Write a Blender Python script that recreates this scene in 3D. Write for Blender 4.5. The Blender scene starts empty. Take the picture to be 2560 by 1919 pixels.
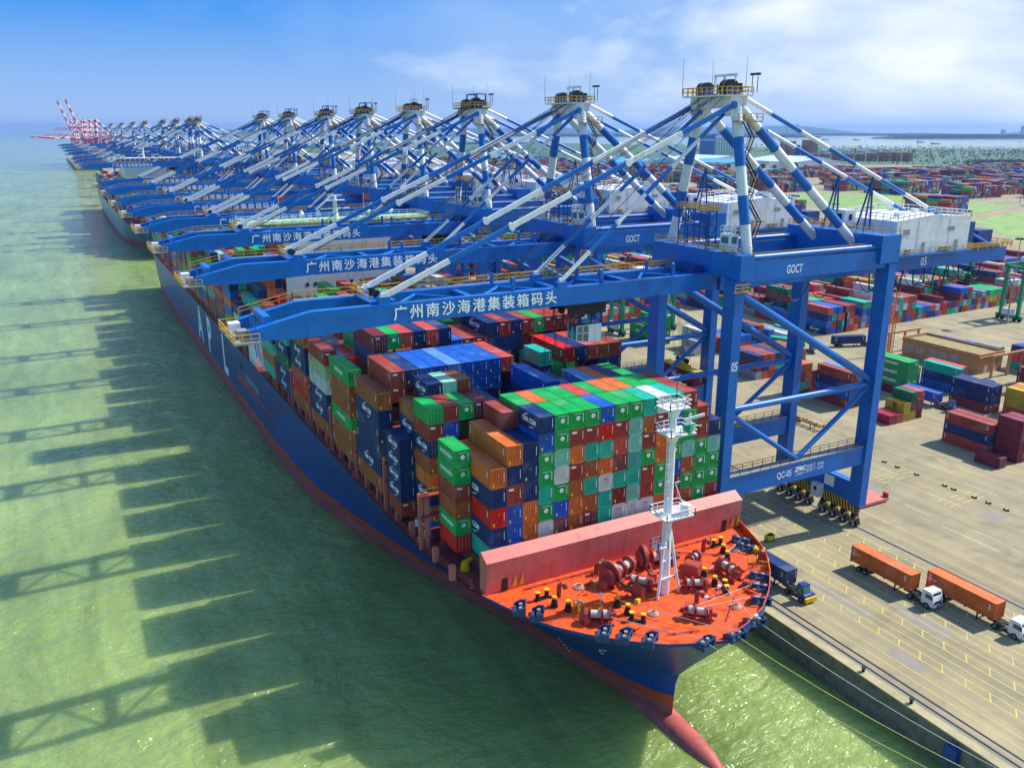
import bpy, math, random
from mathutils import Vector, Matrix
R = math.radians
scene = bpy.context.scene
COL = scene.collection

# ------------------------------------------------------------------ camera, sky, sun, exposure
CAM_H = 75.0
cam_data = bpy.data.cameras.new('camera')
cam_data.sensor_fit = 'HORIZONTAL'; cam_data.sensor_width = 36.0; cam_data.lens = 29.995
cam_data.clip_start = 1.0; cam_data.clip_end = 90000.0
cam = bpy.data.objects.new('camera', cam_data); COL.objects.link(cam)
cam.location = (0, 0, CAM_H); cam.rotation_euler = (R(90 - 16.64), 0, R(-27.825))
scene.camera = cam

SUN_EL, SUN_AZ = R(45.8), R(95.5)          # azimuth measured from +Y towards +X
world = bpy.data.worlds.new('World'); scene.world = world; world.use_nodes = True
wn, wl = world.node_tree.nodes, world.node_tree.links
bg = wn['Background']; bg.inputs['Strength'].default_value = 0.15
sky = wn.new('ShaderNodeTexSky'); sky.sky_type = 'NISHITA'; sky.sun_disc = False
sky.sun_elevation = SUN_EL; sky.sun_rotation = SUN_AZ
sky.air_density = 1.0; sky.dust_density = 0.35; sky.ozone_density = 5.5; sky.altitude = 0
# the blue is held down towards the horizon, then soft cloud laid out by direction
tc = wn.new('ShaderNodeTexCoord'); sep = wn.new('ShaderNodeSeparateXYZ'); wl.new(tc.outputs['Generated'], sep.inputs['Vector'])
cap = wn.new('ShaderNodeValToRGB'); ce = cap.color_ramp.elements
ce[0].position = 0.0; ce[0].color = (1.25, 1.75, 2.65, 1); ce[1].position = 1.0; ce[1].color = (0.8, 1.4, 2.8, 1)
for p_, c_ in ((0.05, (0.85, 1.5, 2.65, 1)), (0.14, (0.04, 0.88, 2.7, 1)), (0.35, (0.5, 1.3, 2.8, 1))):
    e_ = ce.new(p_); e_.color = c_
wl.new(sep.outputs['Z'], cap.inputs['Fac'])
low = wn.new('ShaderNodeVectorMath'); low.operation = 'MINIMUM'; wl.new(sky.outputs['Color'], low.inputs[0]); wl.new(cap.outputs['Color'], low.inputs[1])
def cloud(scale, loc, stretch, p0, p1, top, bias, slope):
    mp = wn.new('ShaderNodeMapping'); mp.inputs['Scale'].default_value = (1.0, 1.0, stretch); mp.inputs['Location'].default_value = loc
    n1 = wn.new('ShaderNodeTexNoise'); n1.inputs['Scale'].default_value = scale; n1.inputs['Detail'].default_value = 9; n1.inputs['Roughness'].default_value = 0.55; n1.inputs['Distortion'].default_value = 0.2
    wl.new(tc.outputs['Generated'], mp.inputs['Vector']); wl.new(mp.outputs['Vector'], n1.inputs['Vector'])
    ma = wn.new('ShaderNodeMath'); ma.operation = 'MULTIPLY_ADD'; ma.inputs[1].default_value = slope; ma.inputs[2].default_value = bias; wl.new(sep.outputs['X'], ma.inputs[0])
    ad = wn.new('ShaderNodeMath'); ad.operation = 'ADD'; wl.new(n1.outputs['Fac'], ad.inputs[0]); wl.new(ma.outputs[0], ad.inputs[1])
    rp = wn.new('ShaderNodeValToRGB'); rp.color_ramp.elements[0].position = p0; rp.color_ramp.elements[1].position = p1; rp.color_ramp.elements[1].color = (top, top, top, 1)
    wl.new(ad.outputs[0], rp.inputs['Fac']); return rp.outputs['Color']
veil = cloud(1.3, (0.3, 0.2, 0.0), 2.0, 0.40, 0.85, 0.85, -0.25, 0.70)      # broad pale veil, thicker over the land side
puff = cloud(3.4, (0.35, 0.1, 0.05), 3.0, 0.50, 0.74, 0.9, -0.24, 0.38)
m1 = wn.new('ShaderNodeMix'); m1.data_type = 'RGBA'; m1.inputs['B'].default_value = (2.1, 2.5, 3.0, 1)
m2 = wn.new('ShaderNodeMix'); m2.data_type = 'RGBA'; m2.inputs['B'].default_value = (3.1, 3.25, 3.45, 1)
wl.new(low.outputs['Vector'], m1.inputs['A']); wl.new(veil, m1.inputs['Factor']); wl.new(m1.outputs['Result'], m2.inputs['A']); wl.new(puff, m2.inputs['Factor'])
wl.new(m2.outputs['Result'], bg.inputs['Color'])

sun_d = bpy.data.lights.new('sun', 'SUN'); sun_d.energy = 2.9; sun_d.angle = R(0.53); sun_d.color = (1.0, 0.955, 0.88)
sun = bpy.data.objects.new('sun', sun_d); COL.objects.link(sun); sun.location = (300, 0, 300)
to_sun = Vector((math.sin(SUN_AZ) * math.cos(SUN_EL), math.cos(SUN_AZ) * math.cos(SUN_EL), math.sin(SUN_EL)))
sun.rotation_euler = (-to_sun).to_track_quat('-Z', 'Y').to_euler()
vs = scene.view_settings
vs.view_transform = 'Standard'; vs.look = 'None'; vs.gamma = 1.0; vs.use_curve_mapping = False; vs.exposure = 1.2
scene.cycles.max_bounces = 6; scene.cycles.diffuse_bounces = 3; scene.cycles.glossy_bounces = 3; scene.cycles.volume_bounces = 0
scene.cycles.caustics_reflective = False; scene.cycles.caustics_refractive = False
scene.cycles.use_denoising = True

# ------------------------------------------------------------------ materials
def lin(c):
    if isinstance(c, str):
        c = [int(c[i:i + 2], 16) / 255 for i in (0, 2, 4)]
    return tuple((v / 12.92 if v <= 0.04045 else ((v + 0.055) / 1.055) ** 2.4) for v in c)

def node_mat(name):
    m = bpy.data.materials.new(name); m.use_nodes = True
    nt = m.node_tree
    return m, nt, nt.nodes['Principled BSDF']

def mat(name, col, rough=0.5, metal=0.0, vary=0.12, scale=0.6, bump=0.0, bscale=8.0, spec=0.4, dirt=None, dirt_amt=0.0, dirt_scale=0.5):
    m, nt, b = node_mat(name); N, L = nt.nodes, nt.links
    c = lin(col)
    b.inputs['Roughness'].default_value = rough; b.inputs['Metallic'].default_value = metal
    b.inputs['Specular IOR Level'].default_value = spec
    co = N.new('ShaderNodeTexCoord')
    nz = N.new('ShaderNodeTexNoise'); nz.inputs['Scale'].default_value = scale; nz.inputs['Detail'].default_value = 6; nz.inputs['Roughness'].default_value = 0.62
    L.new(co.outputs['Object'], nz.inputs['Vector'])
    mr = N.new('ShaderNodeMapRange'); mr.inputs['From Min'].default_value = 0.3; mr.inputs['From Max'].default_value = 0.7
    mr.inputs['To Min'].default_value = 1 - vary; mr.inputs['To Max'].default_value = 1 + vary
    L.new(nz.outputs['Fac'], mr.inputs['Value'])
    mul = N.new('ShaderNodeMix'); mul.data_type = 'RGBA'; mul.blend_type = 'MULTIPLY'; mul.inputs['Factor'].default_value = 1
    mul.inputs['A'].default_value = (*c, 1); L.new(mr.outputs['Result'], mul.inputs['B'])
    out = mul.outputs['Result']
    if dirt:
        n2 = N.new('ShaderNodeTexNoise'); n2.inputs['Scale'].default_value = dirt_scale; n2.inputs['Detail'].default_value = 8; n2.inputs['Roughness'].default_value = 0.7
        L.new(co.outputs['Object'], n2.inputs['Vector'])
        r2 = N.new('ShaderNodeValToRGB'); r2.color_ramp.elements[0].position = 0.48; r2.color_ramp.elements[1].position = 0.75
        r2.color_ramp.elements[1].color = (dirt_amt, dirt_amt, dirt_amt, 1)
        L.new(n2.outputs['Fac'], r2.inputs['Fac'])
        m2 = N.new('ShaderNodeMix'); m2.data_type = 'RGBA'; m2.inputs['B'].default_value = (*lin(dirt), 1)
        L.new(r2.outputs['Color'], m2.inputs['Factor']); L.new(out, m2.inputs['A']); out = m2.outputs['Result']
    L.new(out, b.inputs['Base Color'])
    if bump:
        n3 = N.new('ShaderNodeTexNoise'); n3.inputs['Scale'].default_value = bscale; n3.inputs['Detail'].default_value = 4
        L.new(co.outputs['Object'], n3.inputs['Vector'])
        bp = N.new('ShaderNodeBump'); bp.inputs['Strength'].default_value = bump; L.new(n3.outputs['Fac'], bp.inputs['Height'])
        L.new(bp.outputs['Normal'], b.inputs['Normal'])
    return m

def container_mat(name, from_object):
    m, nt, b = node_mat(name); N, L = nt.nodes, nt.links
    b.inputs['Roughness'].default_value = 0.48; b.inputs['Specular IOR Level'].default_value = 0.35
    co = N.new('ShaderNodeTexCoord')
    if from_object:
        oi = N.new('ShaderNodeObjectInfo'); base = oi.outputs['Color']
        sc = N.new('ShaderNodeVectorMath'); sc.operation = 'MULTIPLY_ADD'
        cb = N.new('ShaderNodeCombineXYZ')
        for k in range(3): L.new(oi.outputs['Random'], cb.inputs[k])
        sc.inputs[1].default_value = (90, 70, 50)
        L.new(cb.outputs[0], sc.inputs[0]); L.new(co.outputs['Object'], sc.inputs[2]); vec = sc.outputs[0]
    else:
        at = N.new('ShaderNodeAttribute'); at.attribute_name = 'paint'; base = at.outputs['Color']; vec = co.outputs['Object']
    nz = N.new('ShaderNodeTexNoise'); nz.inputs['Scale'].default_value = 0.5; nz.inputs['Detail'].default_value = 5
    L.new(vec, nz.inputs['Vector'])
    mr = N.new('ShaderNodeMapRange'); mr.inputs['From Min'].default_value = 0.3; mr.inputs['From Max'].default_value = 0.7
    mr.inputs['To Min'].default_value = 0.78; mr.inputs['To Max'].default_value = 1.16
    L.new(nz.outputs['Fac'], mr.inputs['Value'])
    mul = N.new('ShaderNodeMix'); mul.data_type = 'RGBA'; mul.blend_type = 'MULTIPLY'; mul.inputs['Factor'].default_value = 1
    L.new(base, mul.inputs['A']); L.new(mr.outputs['Result'], mul.inputs['B'])
    # chalky fading and rust bleeding with streaks running down
    mpn = N.new('ShaderNodeMapping'); mpn.inputs['Scale'].default_value = (1.6, 1.6, 0.35); L.new(vec, mpn.inputs['Vector'])
    n2 = N.new('ShaderNodeTexNoise'); n2.inputs['Scale'].default_value = 1.3; n2.inputs['Detail'].default_value = 8; n2.inputs['Roughness'].default_value = 0.72
    L.new(mpn.outputs['Vector'], n2.inputs['Vector'])
    r2 = N.new('ShaderNodeValToRGB'); r2.color_ramp.elements[0].position = 0.60; r2.color_ramp.elements[1].position = 0.80; r2.color_ramp.elements[1].color = (0.6, 0.6, 0.6, 1)
    L.new(n2.outputs['Fac'], r2.inputs['Fac'])
    m2 = N.new('ShaderNodeMix'); m2.data_type = 'RGBA'; m2.inputs['B'].default_value = (*lin('6b4632'), 1)
    L.new(r2.outputs['Color'], m2.inputs['Factor']); L.new(mul.outputs['Result'], m2.inputs['A'])
    n4 = N.new('ShaderNodeTexNoise'); n4.inputs['Scale'].default_value = 0.23; n4.inputs['Detail'].default_value = 6; L.new(vec, n4.inputs['Vector'])
    r4 = N.new('ShaderNodeValToRGB'); r4.color_ramp.elements[0].position = 0.55; r4.color_ramp.elements[1].position = 0.8; r4.color_ramp.elements[1].color = (0.22, 0.22, 0.22, 1)
    L.new(n4.outputs['Fac'], r4.inputs['Fac'])
    m4 = N.new('ShaderNodeMix'); m4.data_type = 'RGBA'; m4.inputs['B'].default_value = (*lin('b9bcb8'), 1)
    L.new(r4.outputs['Color'], m4.inputs['Factor']); L.new(m2.outputs['Result'], m4.inputs['A'])
    L.new(m4.outputs['Result'], b.inputs['Base Color'])
    return m

M = {}
M['paint'] = container_mat('container_paint', True)
M['paint_far'] = container_mat('container_paint_far', False)
M['casting'] = mat('casting_steel', '5d4a40', 0.6, 0.2, 0.2, 4)
M['white'] = mat('white_paint', 'e2e4e4', 0.45, 0, 0.06, 0.7, dirt='8a8478', dirt_amt=0.35, dirt_scale=0.5)
M['letter'] = mat('white_lettering', 'f4f6f6', 0.5, 0, 0.05, 0.7)
M['letter_dark'] = mat('dark_lettering', '20303c', 0.5, 0, 0.05, 0.7)
M['letter_red'] = mat('red_lettering', 'c8382c', 0.5, 0, 0.05)
M['letter_yellow'] = mat('yellow_lettering', 'd8b820', 0.5, 0, 0.05)
M['blue'] = mat('crane_blue', '0069bc', 0.42, 0, 0.12, 0.25, dirt='12447c', dirt_amt=0.4, dirt_scale=0.35)
M['blue_dk'] = mat('crane_dark_blue', '0c3f80', 0.45, 0, 0.15, 0.4)
M['rail_y'] = mat('railing_yellow', 'd6a017', 0.5, 0, 0.1, 1)
M['joint'] = mat('panel_seam', 'b4b6b2', 0.6)
M['dark'] = mat('dark_steel', '23272c', 0.5, 0.3, 0.2, 1.5)
M['rope'] = mat('steel_rope', '3a3d40', 0.6, 0.2, 0.1, 1)
M['grey'] = mat('galvanised_grey', '8f9290', 0.55, 0.2, 0.12, 1)
M['glass'] = mat('window_glass', '16323c', 0.06, 0, 0.1, 0.5, spec=0.9)
M['glass_teal'] = mat('cab_glass', '2d6a66', 0.06, 0, 0.1, 0.5, spec=0.9)
M['hull'] = mat('hull_navy', '083f88', 0.36, 0, 0.12, 0.05, dirt='1a3f70', dirt_amt=0.45, dirt_scale=0.11, spec=0.3)
def plate_seams(m, amt=0.12, rot=(90, 0, 90), bw=11.0, rh=2.6):
    nt = m.node_tree; N, L = nt.nodes, nt.links; b = N['Principled BSDF']; co = N.new('ShaderNodeTexCoord'); mp = N.new('ShaderNodeMapping'); mp.inputs['Rotation'].default_value = tuple(R(v) for v in rot); L.new(co.outputs['Object'], mp.inputs['Vector'])
    br = N.new('ShaderNodeTexBrick'); br.inputs['Brick Width'].default_value = bw; br.inputs['Row Height'].default_value = rh; br.inputs['Mortar Size'].default_value = 0.06; br.inputs['Scale'].default_value = 1.0
    br.inputs['Color1'].default_value = (1, 1, 1, 1); br.inputs['Color2'].default_value = (0.90, 0.92, 0.95, 1); br.inputs['Mortar'].default_value = (1 - amt * 3, 1 - amt * 3, 1 - amt * 3, 1); L.new(mp.outputs['Vector'], br.inputs['Vector'])
    src = b.inputs['Base Color'].links[0].from_socket; mx_ = N.new('ShaderNodeMix'); mx_.data_type = 'RGBA'; mx_.blend_type = 'MULTIPLY'; mx_.inputs['Factor'].default_value = 1
    L.new(src, mx_.inputs['A']); L.new(br.outputs['Color'], mx_.inputs['B']); L.new(mx_.outputs['Result'], b.inputs['Base Color'])
M['hull_grey'] = mat('hull_grey_green', '4f6f78', 0.3, 0, 0.12, 0.06, dirt='8a8d88', dirt_amt=0.4, dirt_scale=0.12)
M['boot'] = mat('boot_top_red', 'c64a2e', 0.5, 0, 0.2, 0.2, dirt='5e2a22', dirt_amt=0.6, dirt_scale=0.3)
M['anti'] = mat('antifouling', 'b45850', 0.6, 0, 0.16, 0.15, dirt='6a3444', dirt_amt=0.6, dirt_scale=0.25)
M['deck_or'] = mat('deck_orange', 'ea561c', 0.5, 0, 0.10, 0.35, dirt='9c3c22', dirt_amt=0.55, dirt_scale=0.5)
M['deck_red'] = mat('deck_red', '7c3a34', 0.6, 0, 0.15, 0.4, dirt='4a2a28', dirt_amt=0.5, dirt_scale=0.6)
M['salmon'] = mat('breakwater_salmon', 'd6766a', 0.55, 0, 0.08, 0.25, dirt='9a463c', dirt_amt=0.45, dirt_scale=0.35)
M['winch'] = mat('winch_red_brown', 'a8463c', 0.5, 0, 0.15, 1.2, dirt='5a2c26', dirt_amt=0.6, dirt_scale=1.5)
M['cable'] = mat('wound_rope', 'b9b3a6', 0.8, 0, 0.15, 3, bump=0.4, bscale=14)
M['black'] = mat('black_iron', '1c1e22', 0.55, 0.1, 0.2, 2)
M['yellow'] = mat('safety_yellow', 'd9b314', 0.5, 0, 0.1, 1)
M['navy_box'] = mat('chock_navy', '1d3c66', 0.45, 0, 0.2, 1, dirt='5b6672', dirt_amt=0.4, dirt_scale=1.5)
M['green_l'] = mat('bridge_deck_green', '9cc49a', 0.6, 0, 0.1, 0.3)
M['tyre'] = mat('tyre_rubber', '17181a', 0.85, 0, 0.1, 3)
M['rtg'] = mat('gantry_green', '1b8a62', 0.5, 0, 0.12, 0.4)
M['orange'] = mat('mast_orange', 'd0632a', 0.5, 0, 0.1, 1)
M['tan'] = mat('building_tan', 'c48c58', 0.8, 0, 0.08, 0.3, dirt='8f7a5a', dirt_amt=0.4, dirt_scale=0.5)
M['roof_tan'] = mat('roof_mossy', '8c8154', 0.9, 0, 0.22, 0.5, dirt='b9a878', dirt_amt=0.6, dirt_scale=0.35)
M['red'] = mat('crane_red', 'c8284c', 0.5, 0, 0.08, 0.2)
M['shed_blue'] = mat('shed_roof_blue', '3a9ac0', 0.5, 0, 0.08, 0.02)
M['shed_pale'] = mat('shed_roof_pale', 'b9ccd6', 0.5, 0, 0.08, 0.02)
M['office'] = mat('office_facade', '2c78a8', 0.3, 0, 0.1, 0.02)
M['office_w'] = mat('office_white', 'd4dcdc', 0.6, 0, 0.06, 0.02)
M['brick'] = mat('far_brown', 'b8805e', 0.8, 0, 0.1, 0.02)
M['bluecab'] = mat('tractor_blue', '20408a', 0.35, 0, 0.08, 1)
M['chassis'] = mat('trailer_rust', '8a5a30', 0.7, 0.1, 0.25, 1.5)
M['bark'] = mat('bark', '4e3d2c', 0.9, 0, 0.2, 2)

def leaf_mat(name, a, b_):
    m, nt, b = node_mat(name); N, L = nt.nodes, nt.links
    b.inputs['Roughness'].default_value = 0.7
    co = N.new('ShaderNodeTexCoord'); nz = N.new('ShaderNodeTexNoise'); nz.inputs['Scale'].default_value = 0.09; nz.inputs['Detail'].default_value = 6
    L.new(co.outputs['Object'], nz.inputs['Vector'])
    r = N.new('ShaderNodeValToRGB'); r.color_ramp.elements[0].position = 0.35; r.color_ramp.elements[1].position = 0.65
    r.color_ramp.elements[0].color = (*lin(a), 1); r.color_ramp.elements[1].color = (*lin(b_), 1)
    L.new(nz.outputs['Fac'], r.inputs['Fac']); L.new(r.outputs['Color'], b.inputs['Base Color'])
    return m
def streaks(m, colr, amt, sc=(1.3, 1.3, 0.12), p0=0.55, p1=0.75):
    nt = m.node_tree; N, L = nt.nodes, nt.links; b = N['Principled BSDF']; co = N.new('ShaderNodeTexCoord'); mp = N.new('ShaderNodeMapping'); mp.inputs['Scale'].default_value = sc; L.new(co.outputs['Object'], mp.inputs['Vector'])
    nz = N.new('ShaderNodeTexNoise'); nz.inputs['Scale'].default_value = 1.0; nz.inputs['Detail'].default_value = 7; nz.inputs['Roughness'].default_value = 0.66; L.new(mp.outputs['Vector'], nz.inputs['Vector'])
    rp_ = N.new('ShaderNodeValToRGB'); rp_.color_ramp.elements[0].position = p0; rp_.color_ramp.elements[1].position = p1; rp_.color_ramp.elements[1].color = (amt, amt, amt, 1); L.new(nz.outputs['Fac'], rp_.inputs['Fac'])
    src = b.inputs['Base Color'].links[0].from_socket; mx_ = N.new('ShaderNodeMix'); mx_.data_type = 'RGBA'; mx_.inputs['B'].default_value = (*lin(colr), 1)
    L.new(rp_.outputs['Color'], mx_.inputs['Factor']); L.new(src, mx_.inputs['A']); L.new(mx_.outputs['Result'], b.inputs['Base Color'])
plate_seams(M['hull']); streaks(M['hull'], '6a4a3c', 0.35, (0.8, 0.8, 0.06), 0.60, 0.78)
plate_seams(M['deck_or'], 0.07, (0, 0, 0), 6.0, 2.4); streaks(M['deck_or'], '7c3420', 0.75, (0.5, 0.5, 0.5), 0.50, 0.70); streaks(M['deck_or'], 'c8a088', 0.5, (1.6, 1.6, 1.6), 0.60, 0.72)
plate_seams(M['salmon'], 0.05, (90, 0, 0), 5.0, 2.4); streaks(M['salmon'], '8a4034', 0.5, (0.9, 0.9, 0.12), 0.54, 0.74)
streaks(M['blue'], '0c3560', 0.38, (0.7, 0.7, 0.10), 0.55, 0.76); streaks(M['white'], '8c8474', 0.5, (0.9, 0.9, 0.12), 0.55, 0.76)
streaks(M['anti'], '5a3038', 0.6, (0.3, 0.3, 0.5), 0.5, 0.7); streaks(M['winch'], '40221c', 0.5, (1.2, 1.2, 1.2), 0.5, 0.7)
M['leaf'] = leaf_mat('foliage', '1a3e28', '30552e')
M['grass'] = leaf_mat('grass', '5c8a34', '8ca04c')

def water_mat():
    m, nt, b = node_mat('harbour_water'); N, L = nt.nodes, nt.links
    b.inputs['Roughness'].default_value = 0.09; b.inputs['IOR'].default_value = 1.33; b.subsurface_method = 'BURLEY'; b.inputs['Subsurface Weight'].default_value = 0.65; b.inputs['Subsurface Radius'].default_value = (11.0, 14.0, 10.0); b.inputs['Subsurface Scale'].default_value = 1.0; b.inputs['Specular IOR Level'].default_value = 0.5
    co = N.new('ShaderNodeTexCoord')
    n0 = N.new('ShaderNodeTexNoise'); n0.inputs['Scale'].default_value = 0.018; n0.inputs['Detail'].default_value = 7; n0.inputs['Roughness'].default_value = 0.6
    L.new(co.outputs['Object'], n0.inputs['Vector'])
    r = N.new('ShaderNodeValToRGB'); r.color_ramp.elements[0].position = 0.35; r.color_ramp.elements[1].position = 0.68
    r.color_ramp.elements[0].color = (0.210, 0.305, 0.080, 1); r.color_ramp.elements[1].color = (0.300, 0.400, 0.122, 1)
    L.new(n0.outputs['Fac'], r.inputs['Fac'])
    ms = N.new('ShaderNodeMapping'); ms.inputs['Rotation'].default_value = (0, 0, R(14)); ms.inputs['Scale'].default_value = (1, 0.16, 1); L.new(co.outputs['Object'], ms.inputs['Vector'])
    ns = N.new('ShaderNodeTexNoise'); ns.inputs['Scale'].default_value = 0.09; ns.inputs['Detail'].default_value = 9; ns.inputs['Roughness'].default_value = 0.7; ns.inputs['Distortion'].default_value = 0.8; L.new(ms.outputs['Vector'], ns.inputs['Vector'])
    rs = N.new('ShaderNodeMapRange'); rs.inputs['From Min'].default_value = 0.35; rs.inputs['From Max'].default_value = 0.68; rs.inputs['To Min'].default_value = 0.74; rs.inputs['To Max'].default_value = 1.22; L.new(ns.outputs['Fac'], rs.inputs['Value'])
    mu = N.new('ShaderNodeMix'); mu.data_type = 'RGBA'; mu.blend_type = 'MULTIPLY'; mu.inputs['Factor'].default_value = 1; L.new(r.outputs['Color'], mu.inputs['A']); L.new(rs.outputs['Result'], mu.inputs['B'])
    L.new(mu.outputs['Result'], b.inputs['Base Color'])
    def wave(scale, rot, stretch, detail):
        mpn = N.new('ShaderNodeMapping'); mpn.inputs['Rotation'].default_value = (0, 0, R(rot)); mpn.inputs['Scale'].default_value = (1, stretch, 1)
        L.new(co.outputs['Object'], mpn.inputs['Vector'])
        nn = N.new('ShaderNodeTexNoise'); nn.inputs['Scale'].default_value = scale; nn.inputs['Detail'].default_value = detail; nn.inputs['Roughness'].default_value = 0.6; nn.inputs['Distortion'].default_value = 0.4
        L.new(mpn.outputs['Vector'], nn.inputs['Vector']); return nn.outputs['Fac']
    w1 = wave(0.09, 20, 2.0, 4); w2 = wave(0.38, -12, 1.5, 4)
    mm = N.new('ShaderNodeMath'); mm.operation = 'MULTIPLY_ADD'; mm.inputs[1].default_value = 0.38
    L.new(w2, mm.inputs[0]); L.new(w1, mm.inputs[2])
    bp = N.new('ShaderNodeBump'); bp.inputs['Strength'].default_value = 1.0; bp.inputs['Distance'].default_value = 2.6
    #                    # calmer water away from the berths
    calm = N.new('ShaderNodeMapRange'); calm.inputs['From Min'].default_value = 900; calm.inputs['From Max'].default_value = 3000; calm.inputs['To Min'].default_value = 1.0; calm.inputs['To Max'].default_value = 0.10
    ln = N.new('ShaderNodeVectorMath'); ln.operation = 'LENGTH'; L.new(co.outputs['Object'], ln.inputs[0]); L.new(ln.outputs['Value'], calm.inputs['Value'])
    mh = N.new('ShaderNodeMath'); mh.operation = 'MULTIPLY'; L.new(mm.outputs[0], mh.inputs[0]); L.new(calm.outputs['Result'], mh.inputs[1])
    L.new(mh.outputs[0], bp.inputs['Height']); L.new(bp.outputs['Normal'], b.inputs['Normal'])
    return m
M['water'] = water_mat()

def concrete_mat():
    m, nt, b = node_mat('quay_concrete'); N, L = nt.nodes, nt.links
    b.inputs['Roughness'].default_value = 0.85; b.inputs['Specular IOR Level'].default_value = 0.25
    co = N.new('ShaderNodeTexCoord')
    def noise(scale, detail, sc=(1, 1, 1)):
        mpn = N.new('ShaderNodeMapping'); mpn.inputs['Scale'].default_value = sc; L.new(co.outputs['Object'], mpn.inputs['Vector'])
        nn = N.new('ShaderNodeTexNoise'); nn.inputs['Scale'].default_value = scale; nn.inputs['Detail'].default_value = detail; nn.inputs['Roughness'].default_value = 0.65
        L.new(mpn.outputs['Vector'], nn.inputs['Vector']); return nn.outputs['Fac']
    def ramp(fac, p0, p1, c0, c1):
        r = N.new('ShaderNodeValToRGB'); r.color_ramp.elements[0].position = p0; r.color_ramp.elements[1].position = p1
        r.color_ramp.elements[0].color = c0; r.color_ramp.elements[1].color = c1; L.new(fac, r.inputs['Fac']); return r.outputs['Color']
    base = ramp(noise(0.05, 8), 0.35, 0.68, (*lin('8e8468'), 1), (*lin('ac9e7a'), 1))
    tracks = ramp(noise(0.42, 7, (1, 0.02, 1)), 0.46, 0.76, (0, 0, 0, 1), (0.6, 0.6, 0.6, 1))   # tyre wear running along the quay
    m2 = N.new('ShaderNodeMix'); m2.data_type = 'RGBA'; m2.inputs['B'].default_value = (*lin('5f5c54'), 1)
    L.new(tracks, m2.inputs['Factor']); L.new(base, m2.inputs['A'])
    tyre = ramp(noise(1.7, 3, (1, 0.012, 1)), 0.60, 0.68, (0, 0, 0, 1), (0.35, 0.35, 0.35, 1))
    m6 = N.new('ShaderNodeMix'); m6.data_type = 'RGBA'; m6.inputs['B'].default_value = (*lin('4c4a46'), 1)
    L.new(tyre, m6.inputs['Factor']); L.new(m2.outputs['Result'], m6.inputs['A']); m2 = m6
    stains = ramp(noise(0.16, 10), 0.52, 0.72, (0, 0, 0, 1), (0.7, 0.7, 0.7, 1))
    m3 = N.new('ShaderNodeMix'); m3.data_type = 'RGBA'; m3.inputs['B'].default_value = (*lin('6c675c'), 1)
    L.new(stains, m3.inputs['Factor']); L.new(m2.outputs['Result'], m3.inputs['A'])
    # slab joints
    br = N.new('ShaderNodeTexBrick'); br.inputs['Scale'].default_value = 1.0; br.inputs['Brick Width'].default_value = 5.0; br.inputs['Row Height'].default_value = 4.0
    br.inputs['Mortar Size'].default_value = 0.045; br.offset = 0
    br.inputs['Color1'].default_value = (1, 1, 1, 1); br.inputs['Color2'].default_value = (0.95, 0.95, 0.95, 1); br.inputs['Mortar'].default_value = (0.84, 0.84, 0.84, 1)
    L.new(co.outputs['Object'], br.inputs['Vector'])
    m4 = N.new('ShaderNodeMix'); m4.data_type = 'RGBA'; m4.blend_type = 'MULTIPLY'; m4.inputs['Factor'].default_value = 1
    L.new(m3.outputs['Result'], m4.inputs['A']); L.new(br.outputs['Color'], m4.inputs['B'])
    L.new(m4.outputs['Result'], b.inputs['Base Color'])
    return m
M['concrete'] = concrete_mat()
M['wall_c'] = mat('quay_wall', '7d7866', 0.9, 0, 0.2, 0.4, dirt='3c3a30', dirt_amt=0.8, dirt_scale=0.6)
M['cope'] = mat('quay_cope', 'a89c78', 0.85, 0, 0.15, 0.4, dirt='6e6650', dirt_amt=0.5, dirt_scale=0.7)
M['mark_y'] = mat('road_paint_yellow', 'c8b858', 0.7, 0, 0.15, 0.8, dirt='a0946e', dirt_amt=1.0, dirt_scale=0.6)
M['mark_w'] = mat('road_paint_white', 'cfcbb8', 0.7, 0, 0.15, 0.8, dirt='a89c78', dirt_amt=0.8, dirt_scale=0.9)
M['patch'] = mat('asphalt_patch', '8a8478', 0.9, 0, 0.1, 0.5)
M['land'] = leaf_mat('far_land', '285434', '406a3e')
M['foam'] = mat('water_foam', 'd8e0cc', 0.8, 0, 0.1, 1)
M['sand'] = mat('bare_ground', 'b3a07c', 0.9, 0, 0.2, 0.03)
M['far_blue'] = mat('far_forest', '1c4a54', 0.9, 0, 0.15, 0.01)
M['city'] = mat('far_city', '8e98a0', 0.8, 0, 0.08, 0.01)

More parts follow.
